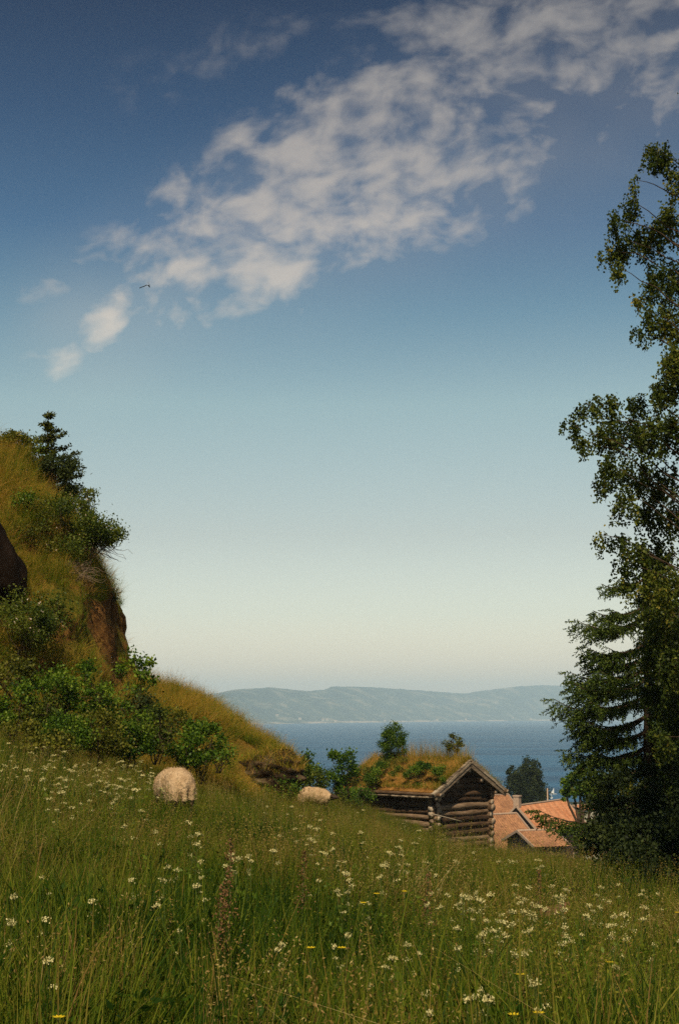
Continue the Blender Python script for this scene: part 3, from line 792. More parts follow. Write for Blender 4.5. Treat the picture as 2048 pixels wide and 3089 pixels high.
# ------------------------------------------------------------------ sheep
m, t = material('wool', 0.95, 0.05)
c = t.ramp(t.noise(t.pos, 9.0, 4.0, 0.6), [(0.3, (0.40, 0.26, 0.14)), (0.6, (0.53, 0.37, 0.22)), (0.8, (0.60, 0.46, 0.30))])
t.put(t.bsdf.inputs['Base Color'], c)
bp = t.node('ShaderNodeBump'); bp.inputs['Strength'].default_value = 1.0; bp.inputs['Distance'].default_value = 0.02
t.put(bp.inputs['Height'], t.noise(t.pos, 34.0, 4.0, 0.6)); t.l.new(bp.outputs[0], t.bsdf.inputs['Normal']); M['wool'] = m
def plain(name, c, rough=0.7):
    m, t = material(name, rough, 0.15)
    n = t.noise(t.pos, 8.0, 3.0)
    t.put(t.bsdf.inputs['Base Color'], t.ramp(n, [(0.3, tuple(x * 0.7 for x in c)), (0.7, c)])); return m
M['dark_wool'] = plain('dark_wool', (0.055, 0.035, 0.022))
def make_sheep(loc, rz, label, group, head_dir, head_mat, size=1.0, tail=True):
    """local +x is forward"""
    bm = bmesh.new()
    def blob(c, r, rot=0.0, seg=16):
        mt = Matrix.Translation(c) @ Matrix.Rotation(rot, 4, 'Y') @ Matrix.Diagonal((*r, 1))
        bmesh.ops.create_uvsphere(bm, u_segments=seg, v_segments=12, radius=1.0, matrix=mt)
    def limb(a, b, r0, r1):
        a, b = Vector(a), Vector(b); d = b - a
        mt = Matrix.Translation((a + b) / 2) @ d.to_track_quat('Z', 'Y').to_matrix().to_4x4()
        bmesh.ops.create_cone(bm, cap_ends=True, segments=10, radius1=r0, radius2=r1, depth=d.length, matrix=mt)
    blob((-0.27, 0, 0.60), (0.30, 0.265, 0.255)); blob((0.02, 0, 0.59), (0.38, 0.275, 0.255)); blob((0.30, 0, 0.57), (0.26, 0.23, 0.24)); blob((0.46, 0, 0.56), (0.16, 0.15, 0.17))
    blob((-0.38, 0.135, 0.50), (0.18, 0.115, 0.22)); blob((-0.38, -0.135, 0.50), (0.18, 0.115, 0.22))
    for s_ in (-1, 1):
        limb((-0.38, 0.13 * s_, 0.45), (-0.46, 0.14 * s_, 0.30), 0.085, 0.042); limb((-0.46, 0.14 * s_, 0.31), (-0.42, 0.14 * s_, 0.02), 0.038, 0.026)
        limb((0.33, 0.12 * s_, 0.46), (0.34, 0.12 * s_, 0.26), 0.07, 0.038); limb((0.34, 0.12 * s_, 0.28), (0.35, 0.12 * s_, 0.02), 0.034, 0.026)
        blob((-0.41, 0.14 * s_, 0.03), (0.045, 0.032, 0.03)); blob((0.36, 0.12 * s_, 0.03), (0.045, 0.032, 0.03))
    hd = Vector(head_dir)
    nk = Vector((0.50, 0, 0.56)); hp = nk + hd * 0.30
    limb(nk, hp, 0.13, 0.075)
    q = hd.to_track_quat('X', 'Z').to_matrix().to_4x4()
    for c_, r_ in (((0, 0, 0), (0.10, 0.07, 0.075)), ((0.09, 0, -0.012), (0.09, 0.048, 0.052))):
        mt = Matrix.Translation(hp) @ q @ Matrix.Translation(c_) @ Matrix.Diagonal((*r_, 1)); bmesh.ops.create_uvsphere(bm, u_segments=14, v_segments=10, radius=1.0, matrix=mt)
    for s_ in (-1, 1):
        mt = Matrix.Translation(hp) @ q @ Matrix.Translation((-0.03, 0.095 * s_, 0.02)) @ Matrix.Rotation(0.3 * s_, 4, 'Z') @ Matrix.Diagonal((0.03, 0.075, 0.018, 1))
        bmesh.ops.create_uvsphere(bm, u_segments=10, v_segments=8, radius=1.0, matrix=mt)
    if tail: limb((-0.54, 0, 0.66), (-0.60, 0.0, 0.40), 0.055, 0.035)
    me0 = bpy.data.meshes.new('sheep_form'); bm.to_mesh(me0); bm.free()
    tmp = bpy.data.objects.new('sheep_form', me0); COL.objects.link(tmp)
    r = tmp.modifiers.new('r', 'REMESH'); r.mode = 'VOXEL'; r.voxel_size = 0.016
    sm = tmp.modifiers.new('s', 'SMOOTH'); sm.factor = 0.6; sm.iterations = 5
    dg = bpy.context.evaluated_depsgraph_get(); me = bpy.data.meshes.new_from_object(tmp.evaluated_get(dg)); bpy.data.objects.remove(tmp)
    me.name = 'sheep'
    n = len(me.vertices); co = np.empty(n * 3, np.float32); me.vertices.foreach_get('co', co); co = co.reshape(-1, 3)
    no = np.empty(n * 3, np.float32); me.vertices.foreach_get('normal', no); no = no.reshape(-1, 3)
    fleece = (co[:, 2] > 0.36) & (co[:, 0] < 0.56)
    d = np.array([mnoise.noise(Vector(p) * 11) * 0.012 + mnoise.noise(Vector(p) * 30) * 0.008 + 0.010 for p in co]) * fleece
    co2 = co + no * d[:, None]
    me.vertices.foreach_set('co', co2.ravel().astype(np.float32))
    me.materials.clear(); me.materials.append(M['wool']); me.materials.append(M[head_mat])
    mi = np.zeros(len(me.polygons), np.int32)
    for i_, p in enumerate(me.polygons):
        c_ = p.center
        if c_.z < 0.40 or (c_.x < -0.40 and c_.z < 0.43) or (c_ - hp).length < 0.21 and (c_ - nk).dot(hd) > 0.15: mi[i_] = 1
    me.polygons.foreach_set('material_index', mi); me.polygons.foreach_set('use_smooth', np.ones(len(mi), bool)); me.update()
    o = link('sheep', me); o.location = loc; o.rotation_euler = (0, 0, rz); o.scale = (size,) * 3
    tag(o, label, 'sheep', group)
    # short curls that break the outline of the fleece
    ids = rng.choice(np.nonzero(fleece)[0], 3600)
    C = co2[ids] + rng.normal(size=(len(ids), 3)) * 0.008
    s_ = unit(rng.normal(size=(len(ids), 3))); nn = no[ids]; u_ = unit(nn + 0.7 * rng.normal(size=nn.shape))
    V = np.stack([C - s_ * 0.004, C + s_ * 0.004, C + u_ * 0.014 + s_ * 0.002, C + u_ * 0.014 - s_ * 0.002], 1).reshape(-1, 3)
    npmesh('fleece', V, np.arange(len(V)).reshape(-1, 4), M['wool'], o)
    return o
gp = 'sheep grazing in the meadow'
p = P(522, 2486, 20.5); make_sheep((p.x, p.y, P(0, 2315, 20.5).z - 0.86), R(112), 'woolly sheep seen from behind, grazing beside the big patch of white flowers', gp, (0.55, 0.1, -0.85), 'dark_wool', 1.0).scale.y = 0.82
p = P(950, 2440, 39); make_sheep((p.x, p.y, P(0, 2374, 39).z - 0.74), R(-38), 'smaller looking sheep with a dark head, standing in high grass left of the cabin', gp, (0.92, 0.0, 0.05), 'dark_wool', 0.86)

# ------------------------------------------------------------------ red roofed houses below the meadow
def tile_mat(name, a, b, c):
    m, t = material(name, 0.85, 0.15)
    tco = t.node('ShaderNodeTexCoord')
    mp = t.node('ShaderNodeMapping'); t.l.new(tco.outputs['Object'], mp.inputs[0])
    wv_ = t.node('ShaderNodeTexWave'); wv_.wave_type = 'BANDS'; wv_.bands_direction = 'X'; wv_.inputs['Scale'].default_value = 1.3; wv_.inputs['Distortion'].default_value = 0.5
    t.l.new(mp.outputs[0], wv_.inputs['Vector'])
    n = t.noise(t.pos, 0.9, 6.0, 0.75); n2 = t.noise(t.pos, 4.5, 2.0, 0.6)
    f = t.math('ADD', t.math('MULTIPLY', n, 0.55), t.math('MULTIPLY', n2, 0.45))
    col = t.ramp(f, [(0.34, a), (0.5, b), (0.66, c)])
    t.put(t.bsdf.inputs['Base Color'], col)
    bp = t.node('ShaderNodeBump'); bp.inputs['Strength'].default_value = 0.6; bp.inputs['Distance'].default_value = 0.06
    t.put(bp.inputs['Height'], wv_.outputs[1]); t.l.new(bp.outputs[0], t.bsdf.inputs['Normal'])
    return m
M['tile'] = tile_mat('orange_tiles', (0.40, 0.13, 0.05), (0.58, 0.25, 0.12), (0.70, 0.35, 0.19))
M['old_tile'] = tile_mat('weathered_tiles', (0.17, 0.08, 0.045), (0.33, 0.16, 0.08), (0.52, 0.25, 0.12))
M['plaster'] = plain('pale_plaster', (0.50, 0.46, 0.34)); M['timber'] = plain('dark_timber', (0.10, 0.055, 0.035)); M['trim'] = plain('roof_trim', (0.50, 0.35, 0.25))
M['glass'] = plain('window_glass', (0.03, 0.04, 0.05), 0.15)
def house(label, r1, r2, hw, rise, wall_z, tile, wallm, name='tiled_house', chimney=None, hw_back=None):
    """gable house given by its ridge; hw is the half width on the viewer's side"""
    r1, r2 = Vector(r1), Vector(r2); r2.z = r1.z
    mid = (r1 + r2) / 2; d = (r2 - r1).normalized(); L = (r2 - r1).length
    rz = math.atan2(d.y, d.x)
    root = empty(name, (mid.x, mid.y, wall_z), label, 'house', 'tiled houses below the meadow', rz)
    H = r1.z - wall_z; hb_ = hw_back or hw
    w_ = MB(); hl = L / 2 - 0.25; e = 0.86
    V = [(-hl, -hw * e, 0), (hl, -hw * e, 0), (hl, hb_ * e, 0), (-hl, hb_ * e, 0)]
    ze = H - rise * e - 0.14
    V += [(a, b, ze) for a, b, _ in V] + [(-hl, 0, H - 0.14), (hl, 0, H - 0.14)]
    w_.add(V, [(0, 1, 5, 4), (2, 3, 7, 6), (1, 2, 6, 9, 5), (3, 0, 4, 8, 7)])
    wl = w_.build('wall', M[wallm], root)
    for sgn, hh_ in ((-1, hw), (1, hb_)):
        rf = MB(); nx_, ny_ = max(8, int(L / 0.28)), 22
        V = []; 
        for k in range(ny_ + 1):
            for i_ in range(nx_ * 2 + 1):
                q = k / ny_
                V.append((-L / 2 + L * i_ / (nx_ * 2), sgn * hh_ * q, H - rise * q + (0.045 if i_ % 2 else 0.0) + 0.02 * ((k % 2)) + 0.02 * fn(i_ * .3, k * .3)))
        W_ = nx_ * 2 + 1
        Fq = [(k * W_ + i_, k * W_ + i_ + 1, (k + 1) * W_ + i_ + 1, (k + 1) * W_ + i_) for k in range(ny_) for i_ in range(W_ - 1)]
        if sgn > 0: Fq = Fq
        rf.add(V, Fq); ro = rf.build('roof', M[tile], root)
        if chimney and sgn == -1:
            ch = MB(); ch.box((chimney, 0.1, H + 0.35), (0.62, 0.62, 1.3)); ch.box((chimney, 0.1, H + 1.02), (0.74, 0.74, 0.14)); ch.build('chimney', M['trim'], ro)
    for sx in (-1, 1):
        for sgn, hh_ in ((-1, hw), (1, hb_)):
            ang = math.atan2(rise, hh_) * -sgn; b_ = MB()
            b_.box((sx * (L / 2 + 0.04), sgn * hh_ / 2, H - rise / 2 + 0.03), (0.09, math.hypot(rise, hh_), 0.20), Matrix.Rotation(ang, 3, 'X'))
            b_.build('barge_board', M['trim'], root)
    rt = MB(); rt.tube([(-L / 2, 0, H + 0.06), (L / 2, 0, H + 0.06)], 0.10, 8); rt.build('ridge_cap', M['trim'], root)
    for k in range(3):
        fr = MB(); x_ = -hl * 0.6 + k * hl * 0.6; fr.box((x_, -hw * e - 0.03, ze * 0.5), (0.9, 0.06, 1.1)); f_ = fr.build('window', M['trim'], root)
        gl = MB(); gl.box((x_, -hw * e - 0.07, ze * 0.5), (0.7, 0.03, 0.9)); gl.build('pane', M['glass'], f_)
    return root
def row(r1, r2, y1):      # ridge from two photograph pixels, level
    a = P(*r1, y1); px2, py2 = r2
    ae = AE(px2, py2); y2 = a.z / ae[1]
    return a, Vector((ae[0] * y2, y2, a.z))
a, b = row((1556, 2432), (1702, 2412), 150)
house('long house with a bright orange tiled roof and a chimney, above the other roofs', a, b, 2.5, 2.6, -19, 'tile', 'timber', chimney=-6.2)
a, b = row((1380, 2404), (1531, 2397), 165)
house('house with a weathered brown tiled roof right behind the cabin corner', a, b, 3.2, 2.9, -19, 'old_tile', 'timber')
a, b = row((1420, 2462), (1556, 2455), 128)
house('low house with a mottled orange roof between the cabin and the brightest roof', a, b, 3.8, 3.0, -18, 'old_tile', 'timber')
a, b = row((1560, 2508), (1668, 2505), 118)
house('narrow dark red roof strip just above the meadow edge', a, b, 3.0, 1.0, -17, 'old_tile', 'timber')
a, b = row((1728, 2430), (1800, 2427), 190)
house('pale walled house with a thin red roof half hidden behind the spruce', a, b, 1.6, 0.5, -19, 'tile', 'plaster')
f_ = MB(); q = P(1650, 2378, 205); f_.tube([(q.x, 205, -20), (q.x, 205, q.z)], 0.09, 6); tag(f_.build('flagpole', M['trim'], None, True), 'thin pale flagpole standing behind the orange roof', 'flagpole')
M['boat'] = plain('white_boat', (0.8, 0.8, 0.78)); M['sail'] = M['boat']
for k, (px_, py_, lb) in enumerate([(1669, 2386, 'tiny white sailing boat farther out on the fjord'), (1663, 2397, 'tiny white sailing boat nearer the shore on the fjord')]):
    Yb = 48 / ((py_ + 4 - 2155) / F); q = P(px_, py_ + 4, Yb)
    bt = empty('sailing_boat', (q.x, q.y, WZ), lb, 'boat', 'white boats on the fjord', 0.4 + k); bt.scale = (0.6, 0.6, 0.5)
    h_ = MB(); s5 = np.linspace(-1, 1, 9); hullV = []
    for x_ in s5:
        wv2 = 1.1 * (1 - max(0, x_) ** 2.2) + 0.02; hullV += [(x_ * 3.6, -wv2, 1.2), (x_ * 3.6, -wv2 * 0.6, -0.2), (x_ * 3.6, wv2 * 0.6, -0.2), (x_ * 3.6, wv2, 1.2)]
    h_.add(hullV, [(i_ * 4 + j, i_ * 4 + (j + 1) % 4, i_ * 4 + 4 + (j + 1) % 4, i_ * 4 + 4 + j) for i_ in range(8) for j in range(4)] + [(0, 1, 2, 3)]); h_.build('hull', M['boat'], bt)
    mst = MB(); mst.tube([(0.4, 0, 0.5), (0.4, 0, 8.0)], 0.09, 6); mst.build('mast', M['boat'], bt)
    sl = MB(); sl.add([(0.3, 0, 1.6), (-2.8, 0.5, 1.7), (0.3, 0, 7.6), (0.3, 0.06, 1.6), (-2.8, 0.56, 1.7), (0.3, 0.06, 7.6)], [(0, 1, 2), (5, 4, 3), (0, 1, 4, 3), (1, 2, 5, 4), (2, 0, 3, 5)]); sl.build('sail', M['sail'], bt)
# farms on the far shore
for k, (px_, py_) in enumerate([(726, 2178), (748, 2181), (836, 2158), (905, 2168), (974, 2171), (986, 2171), (1012, 2176), (1060, 2177), (1160, 2174), (1318, 2171), (1404, 2170), (1546, 2166), (1600, 2169), (1662, 2167)]):
    a_ = (px_ - 1024) / F; Yf = float(shore_y(a_)) + 60; q = P(px_, py_, Yf)
    hs = empty('farmhouse', (q.x, Yf, max(q.z, WZ + 2) - 5), 'small pale farmhouse by the water on the far shore', 'house', 'farmhouses on the far shore', 0.3 * (k % 3))
    b_ = MB(); b_.box((0, 0, 3), (14, 9, 8)); b_.build('wall', M['plaster'], hs)
    b_ = MB(); b_.add([(-8, -5, 7), (8, -5, 7), (8, 5, 7), (-8, 5, 7), (-8, 0, 10.5), (8, 0, 10.5)], [(0, 1, 5, 4), (2, 3, 4, 5), (0, 4, 3), (1, 2, 5), (0, 3, 2, 1)]); b_.build('roof', M['trim'], hs)

# ------------------------------------------------------------------ trees
def loft_tree(name, label, base, height, lobes, n, leaf, mat, group=None, r0=0.18):
    """a distant broad tree; lobes are (dx, dz, rx, rz) about the foot"""
    root = empty(name, base, label, 'tree', group)
    pts, ta = [], []
    tot = sum(l[2] * l[3] for l in lobes)
    for dx_, dz_, rx, rz in lobes:
        k = int(n * rx * rz / tot)
        m_ = max(8, k // 90)
        cs = ball(m_, (rx, rx, rz), 0.3) + np.array([dx_, 0, dz_])
        which = rng.integers(m_, size=k)
        pts.append(cs[which] + rng.normal(size=(k, 3)) * min(rx, rz) * 0.20); ta.append(rng.normal(0, 0.16, m_)[which])
    leaves_object('crown', np.vstack(pts), leaf, leaf * 0.8, M[mat], root, tint_add=np.concatenate(ta))
    t_ = MB(); t_.tube(bend((0, 0, -0.5), (0, 0, height * 0.8), 7, 0, 0.02), np.linspace(r0, r0 * 0.3, 7), 8)
    for dx_, dz_, rx, rz in lobes: t_.tube(bend((0, 0, max(0.3, dz_ * 0.5)), (dx_, 0, dz_), 5), np.linspace(r0 * 0.5, 0.05, 5), 6)
    t_.build('trunk', M['bark'], root, smooth=True)
    return root
def px_tree(name, label, Y, foot_z, lobes_px, n, leaf, mat, group=None):
    x0 = np.mean([P(l[0], l[1], Y).x for l in lobes_px]); s_ = Y / F
    lb = [(P(l[0], l[1], Y).x - x0, P(l[0], l[1], Y).z - foot_z, l[2] * s_, l[3] * s_) for l in lobes_px]
    return loft_tree(name, label, (x0, Y, foot_z), max(l[1] for l in lb), lb, n, leaf, mat, group)
px_tree('broadleaf_tree', 'large dark round headed tree with a thin side spire behind the orange roofs', 235, -21,
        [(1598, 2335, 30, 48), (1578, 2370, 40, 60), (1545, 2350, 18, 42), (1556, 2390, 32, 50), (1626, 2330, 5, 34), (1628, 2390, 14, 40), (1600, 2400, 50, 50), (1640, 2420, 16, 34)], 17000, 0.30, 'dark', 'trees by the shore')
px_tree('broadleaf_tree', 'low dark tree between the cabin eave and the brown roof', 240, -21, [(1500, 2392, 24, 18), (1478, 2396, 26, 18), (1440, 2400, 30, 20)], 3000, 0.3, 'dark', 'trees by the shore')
px_tree('broadleaf_tree', 'round green tree left of the spruce, above the pale house', 75, -9.5,
        [(1722, 2372, 24, 34), (1745, 2360, 24, 36), (1706, 2392, 14, 22), (1745, 2370, 30, 18), (1795, 2380, 36, 30), (1830, 2390, 40, 60)], 9000, 0.13, 'leaf', 'trees by the shore')
px_tree('broadleaf_tree', 'olive brown tree seen through the gap beside the spruce trunk', 60, -8.5, [(1870, 2340, 30, 40), (1900, 2370, 34, 60), (1860, 2400, 50, 60)], 5000, 0.10, 'olive', 'trees by the shore')

# spruce
SPB = Vector((P(1965, 2600, 30).x, 30, g1(P(1965, 2600, 30).x, 30) - 0.1))
spr = empty('spruce_tree', SPB, 'dark green spruce with drooping tiered branches at the edge of the meadow', 'tree')
def spruce_branch(tr, nd, t0, a, b, droop=0.12, scale=1.0):
    """a limb with side twigs and hanging needles"""
    a = np.array(a, float); b = np.array(b, float); L = np.linalg.norm(b - a)
    q = bend(a, b, 9, -droop, 0.02); q[:, 2] += 0.07 * L * (np.linspace(0, 1, 9) ** 3)
    tr.tube(q, np.linspace(0.035 * scale, 0.006, 9), 5)
    fw = unit((b - a) * np.array([1, 1, 0])); side = np.cross(fw, [0, 0, 1.0])
    nt = max(9, int(L * 15))
    for k in range(nt):
        f = 0.14 + 0.86 * (k + rng.uniform(0, 0.8)) / nt
        f = min(f, 1.0); i_ = f * 8; j = int(min(i_, 7)); c0 = q[j] + (q[j + 1] - q[j]) * (i_ - j)
        wl = (0.16 + 0.62 * math.sin(pi * min(1, (1.03 - f) * 1.05)) ** 0.8) * min(1, L / 1.6) * rng.uniform(0.7, 1.15)
        for sg in (-1, 1):
            d = unit(fw * rng.uniform(0.5, 1.0) + side * sg * rng.uniform(0.6, 1.1) + np.array([0, 0, rng.uniform(-0.55, -0.05)]))
            if f > 0.96: d = unit(fw + side * sg * 0.3 + np.array([0, 0, 0.1]))
            m_ = max(4, int(wl / 0.030)); s_ = np.linspace(0.05, 1, m_)
            C = c0 + d[None, :] * (s_ * wl)[:, None]; C[:, 2] -= 0.12 * wl * s_ ** 2
            nd.append((C, np.repeat(d[None, :], m_, 0)))
            if wl > 0.2:                                     # hanging twigs below
                for h_ in range(2):
                    c1 = c0 + d * wl * rng.uniform(0.2, 0.9); hl_ = rng.uniform(0.04, 0.15)
                    k2 = max(3, int(hl_ / 0.03)); C2 = c1 + np.array([0, 0, -1.0]) * (np.linspace(0, 1, k2) * hl_)[:, None] + rng.normal(size=3) * 0.02
                    nd.append((C2, np.repeat(np.array([[rng.normal(0, .3), rng.normal(0, .3), -1.0]]), k2, 0)))
def needles(nd, name, parent, L=0.060, W=0.026, mat='needle', rep=2):
    C = np.vstack([c for c, d in nd]); D = np.vstack([d for c, d in nd])
    C = np.repeat(C, rep, 0); D = np.repeat(D, rep, 0); n = len(C)
    d = unit(D + rng.normal(size=(n, 3)) * 0.55); s_ = unit(np.cross(d, rng.normal(size=(n, 3))))
    l_ = L * rng.uniform(0.7, 1.3, n)[:, None]; w_ = W / 2
    V = np.stack([C - s_ * w_ * 0.5, C + d * l_ * 0.5 - s_ * w_, C + d * l_, C + d * l_ * 0.5 + s_ * w_], 1).reshape(-1, 3)
    t_ = np.clip(rng.normal(0.5, 0.22, n), 0, 1)
    return npmesh(name, V, np.arange(4 * n).reshape(n, 4), M[mat], parent, tint=np.repeat(t_, 4))
tr = MB(); nd = []
topz = P(1950, 1640, 30).z - SPB.z
tr.tube(bend((0, 0, -0.3), (0.02, 0, topz), 12, 0, 0.004), np.linspace(0.17, 0.015, 12), 10)
tips = [(1811, 1770), (1788, 1853), (1744, 1888), (1767, 1965), (1774, 2007), (1718, 2044), (1730, 2077), (1672, 2130), (1723, 2188), (1744, 2230), (1712, 2280), (1751, 2332), (1765, 2410), (1625, 2470), (1745, 2520)]
for (px_, py_) in tips:
    dy_ = rng.uniform(-0.5, 0.5); t_ = P(px_, py_, 30 + dy_)
    b_ = np.array([t_.x - SPB.x, dy_, t_.z - SPB.z]); zr0 = b_[2] + 0.10 * abs(b_[0]) + 0.05
    spruce_branch(tr, nd, 0, (0, 0, min(zr0, topz)), b_)
    for s2 in ((-1, 1) if py_ < 2380 else ()):      # shorter neighbours either side, toward and away from the viewer
        a2 = rng.uniform(0.35, 0.8) * s2; r_ = abs(b_[0]) * rng.uniform(0.75, 0.92)
        spruce_branch(tr, nd, 0, (0, 0, zr0), (-r_ * cos(a2), r_ * sin(a2), b_[2] + 0.02 + rng.uniform(-0.05, 0.05)))
for k in range(60):
    z = topz * (0.04 + 0.93 * (k + 0.5) / 60); r_ = 0.30 + 1.9 * (1 - z / topz) ** 0.75
    for j in range(3):
        an = rng.uniform(-1.45, 1.45); r2 = r_ * rng.uniform(0.75, 1.1)
        spruce_branch(tr, nd, 0, (0, 0, z), (r2 * cos(an), r2 * sin(an), z - 0.14 * r2 + rng.uniform(-.1, .1)))
tr.build('trunk', M['bark'], spr, smooth=True)
needles(nd, 'crown', spr)

# birch
BX = P(2200, 2500, 22.5).x; BZ = g1(BX, 22.5)
bir = empty('birch_tree', (BX, 22.5, BZ - 0.1), 'tall birch with loose hanging leafy twigs along the edge of the meadow', 'tree')
K = 1.306
_b = [(1552,835,30,44),(1562,650,24,60),(1545,900,30,40),(1530,370,45,40),(1505,350,22,22),(1560,430,30,40),(1468,425,12,26),(1452,480,26,36),(1425,520,26,34),(1405,585,26,26),(1440,570,30,40),(1500,560,50,60),(1545,520,40,60),(1432,628,16,26),
      (1520,650,50,50),(1478,690,28,20),(1500,735,32,36),(1472,775,16,24),(1550,750,36,70),(1555,860,34,60),(1520,915,30,40),(1465,935,44,26),(1400,935,44,26),(1350,940,30,26),(1318,990,20,36),(1345,1030,16,34),
      (1400,1010,46,46),(1450,1000,50,50),(1500,1010,50,60),(1550,1000,40,70),(1410,1085,36,40),(1385,1120,24,24),(1460,1100,50,50),(1530,1120,50,60),(1440,1165,36,34),(1500,1190,50,44),(1555,1200,34,50),
      (1382,1240,18,14),(1410,1250,26,16),(1455,1270,44,40),(1430,1310,24,24),(1520,1290,60,60),(1465,1345,40,36),(1540,1370,60,60),(1500,1420,46,50),
      (1540,1480,40,60),(1490,1520,36,50),(1550,1560,40,60),(1505,1600,34,50),(1550,1660,36,60),(1530,1720,30,40)]
bl = []
for (a, b, c, d) in _b: bl.append((a * K, b * K, c * K, d * K, 22.5 + rng.uniform(-0.9, 0.9), 860 * (c * d) / 2000))
for yv in range(260, 1750, 110):       # the rest of the crown, beyond the frame
    for xo, dyv in ((1620, 0), (1700, -1.2), (1700, 1.2), (1790, 0)):
        bl.append((xo * K, yv * K, 80, 90, 22.5 + dyv + rng.uniform(-.5, .5), 420))
C_, T_2 = [], []
bt_ = MB()
tp = np.array([[0, 0, -0.3], [0.06, 0, 2], [-0.05, 0.05, 5], [0.05, 0.1, 8], [0.0, 0, 11.0], [0.1, 0, 13.6]])
tt = np.linspace(0, 5, 22); tpi = np.stack([np.interp(tt, range(6), tp[:, j]) for j in range(3)], 1)
bt_.tube(tpi, np.linspace(0.21, 0.03, 22), 10)
br = MB()
for (a, b, c, d, Y, n) in bl:
    q = P(a, b, Y); q = np.array([q.x - BX, Y - 22.5, q.z - BZ + 0.1]); s_ = Y / F; rx, rz = c * s_, d * s_
    hz0 = max(0.8, q[2] - 0.45 * abs(q[0]) - rng.uniform(0.0, 0.5)); tx = np.array([np.interp(hz0, tp[:, 2], tp[:, j]) for j in range(2)])
    lim = bend((tx[0], tx[1], min(hz0, 13.3)), q + np.array([0, 0, rz * 0.4]), 9, 0.10, 0.06)
    br.tube(lim, np.linspace(0.018, 0.004, 9), 5)
    ns = max(6, int(n / 26)); tad = rng.normal(0, 0.14)
    for k in range(ns):
        st = q + ball(1, (rx * 0.9, rx * 0.9, rz * 0.8))[0] + np.array([0, 0, rz * 0.35])
        L_ = rng.uniform(0.10, 0.34) + 0.25 * rz; m_ = int(n / ns)
        u_ = rng.uniform(0, 1, m_); dr = rng.normal(0, 0.22, 2)
        p_ = st + np.stack([dr[0] * u_ * L_ + rng.normal(0, 0.030, m_), dr[1] * u_ * L_ + rng.normal(0, 0.030, m_), -u_ * L_], 1)
        C_.append(p_); T_2.append(np.full(m_, tad + rng.normal(0, 0.10)))
        if k % 3 == 0: br.tube([st, st + np.array([dr[0] * L_, dr[1] * L_, -L_])], [0.003, 0.0015], 3, cap=False)
leaves_object('crown', np.vstack(C_), 0.056, 0.046, M['birch'], bir, up=0.2, down=0.3, tint=(0.46, 0.2), tint_add=np.concatenate(T_2))
bt_.build('trunk', M['birch_bark'], bir, smooth=True)
br.build('branches', M['bark'], bir, smooth=True)

# ------------------------------------------------------------------ shrubs on the hill and along its foot
def sh(name, label, px, py, Y, w, h, mat='leaf', n=2500, leaf=0.06, **kw):
    """foot at the photograph pixel (px, py), at distance Y (None: where that ray meets the ground)"""
    if Y is None:
        q = on_ground(px, py) or P(px, py, 36)
        q = Vector(q)
    else: q = P(px, py, Y)
    return shrub(name, label, kw.pop('cat', 'shrub'), (q[0], q[1], q[2] - 0.08), w, h, mat, n, leaf, **kw)
# small dark conifer-like tree on the crest
q = P(140, 1510, 37.0)
yt = empty('young_tree', q, 'young dark tree with tiered branches standing on the hill crest', 'tree')
tr = MB(); C_ = []; hT = (1510 - 1228) / F * 37
tr.tube(bend((0, 0, -0.3), (0.0, 0, hT), 9, 0, 0.01), np.linspace(0.045, 0.006, 9), 7)
lv_ = [(1250, 12, -0.2), (1275, -18, 0.1), (1290, 24, 0.3), (1322, -42, 0.2), (1312, 52, -0.3), (1345, 58, 0.1), (1358, -44, 0.0), (1372, 86, -0.2), (1384, 70, .4), (1402, -50, 0.3), (1410, 62, 0.2), (1436, 98, 0.0), (1440, 60, -.4), (1455, -55, 0.2), (1470, 76, 0.2)]
for (py_, dx_, dy_) in lv_:
    zt = (1510 - py_) / F * 37; ex = dx_ / F * 37 * 1.15
    for (ax, ay) in ((ex, dy_), (-ex * 0.25, abs(ex) * 0.6), (ex * 0.3, -abs(ex) * 0.5)):
        lim = bend((0, 0, zt - 0.10 * abs(ax)), (ax, ay, zt + 0.05), 8, -0.05, 0.05); tr.tube(lim, np.linspace(0.014, 0.004, 8), 5)
        k = int(40 + 190 * math.hypot(ax, ay)); f = rng.uniform(0.15, 1.0, k) ** 0.8 * 7; j = np.minimum(f.astype(int), 6)
        C_.append(lim[j] + (lim[j + 1] - lim[j]) * (f - j)[:, None] + rng.normal(size=(k, 3)) * np.array([0.05, 0.05, 0.025]))
leaves_object('crown', np.vstack(C_), 0.085, 0.05, M['olive'], yt, up=0.6, tint=(0.18, 0.2))
tr.build('trunk', M['bark'], yt, smooth=True)

GS = 'shrubs on the hillside'
sh('shrub', 'yellow green shrub on the hill crest left of the young tree', 38, 1405, 36.5, 1.1, 1.0, 'olive', 3000, 0.07, flowers=14, group=GS)
sh('shrub', 'narrow shrub close against the left side of the young tree', 92, 1425, 36.8, 0.65, 1.0, 'leaf', 1000, 0.07, group=GS)
sh('shrub', 'dark bushy shrub around the foot of the young tree', 170, 1520, 36.2, 1.25, 1.35, 'dark', 3600, 0.075, group=GS, tint=(0.7, 0.2))
sh('rose_bush', 'big rose bush dotted with pale blossoms in the middle of the steep slope', 190, 1700, 34.0, 2.1, 1.85, 'rose', 9500, 0.062, subs=34, sub_r=0.26, flowers=46, group=GS, tint=(0.55, 0.2), petal='rose_petal')
sh('rose_bush', 'yellowish lower skirt of rose bush beside the dark hollow', 110, 1690, 33.2, 1.0, 1.4, 'olive', 3000, 0.06, subs=18, sub_r=0.22, flowers=12, group=GS, tint=(0.4, 0.2))
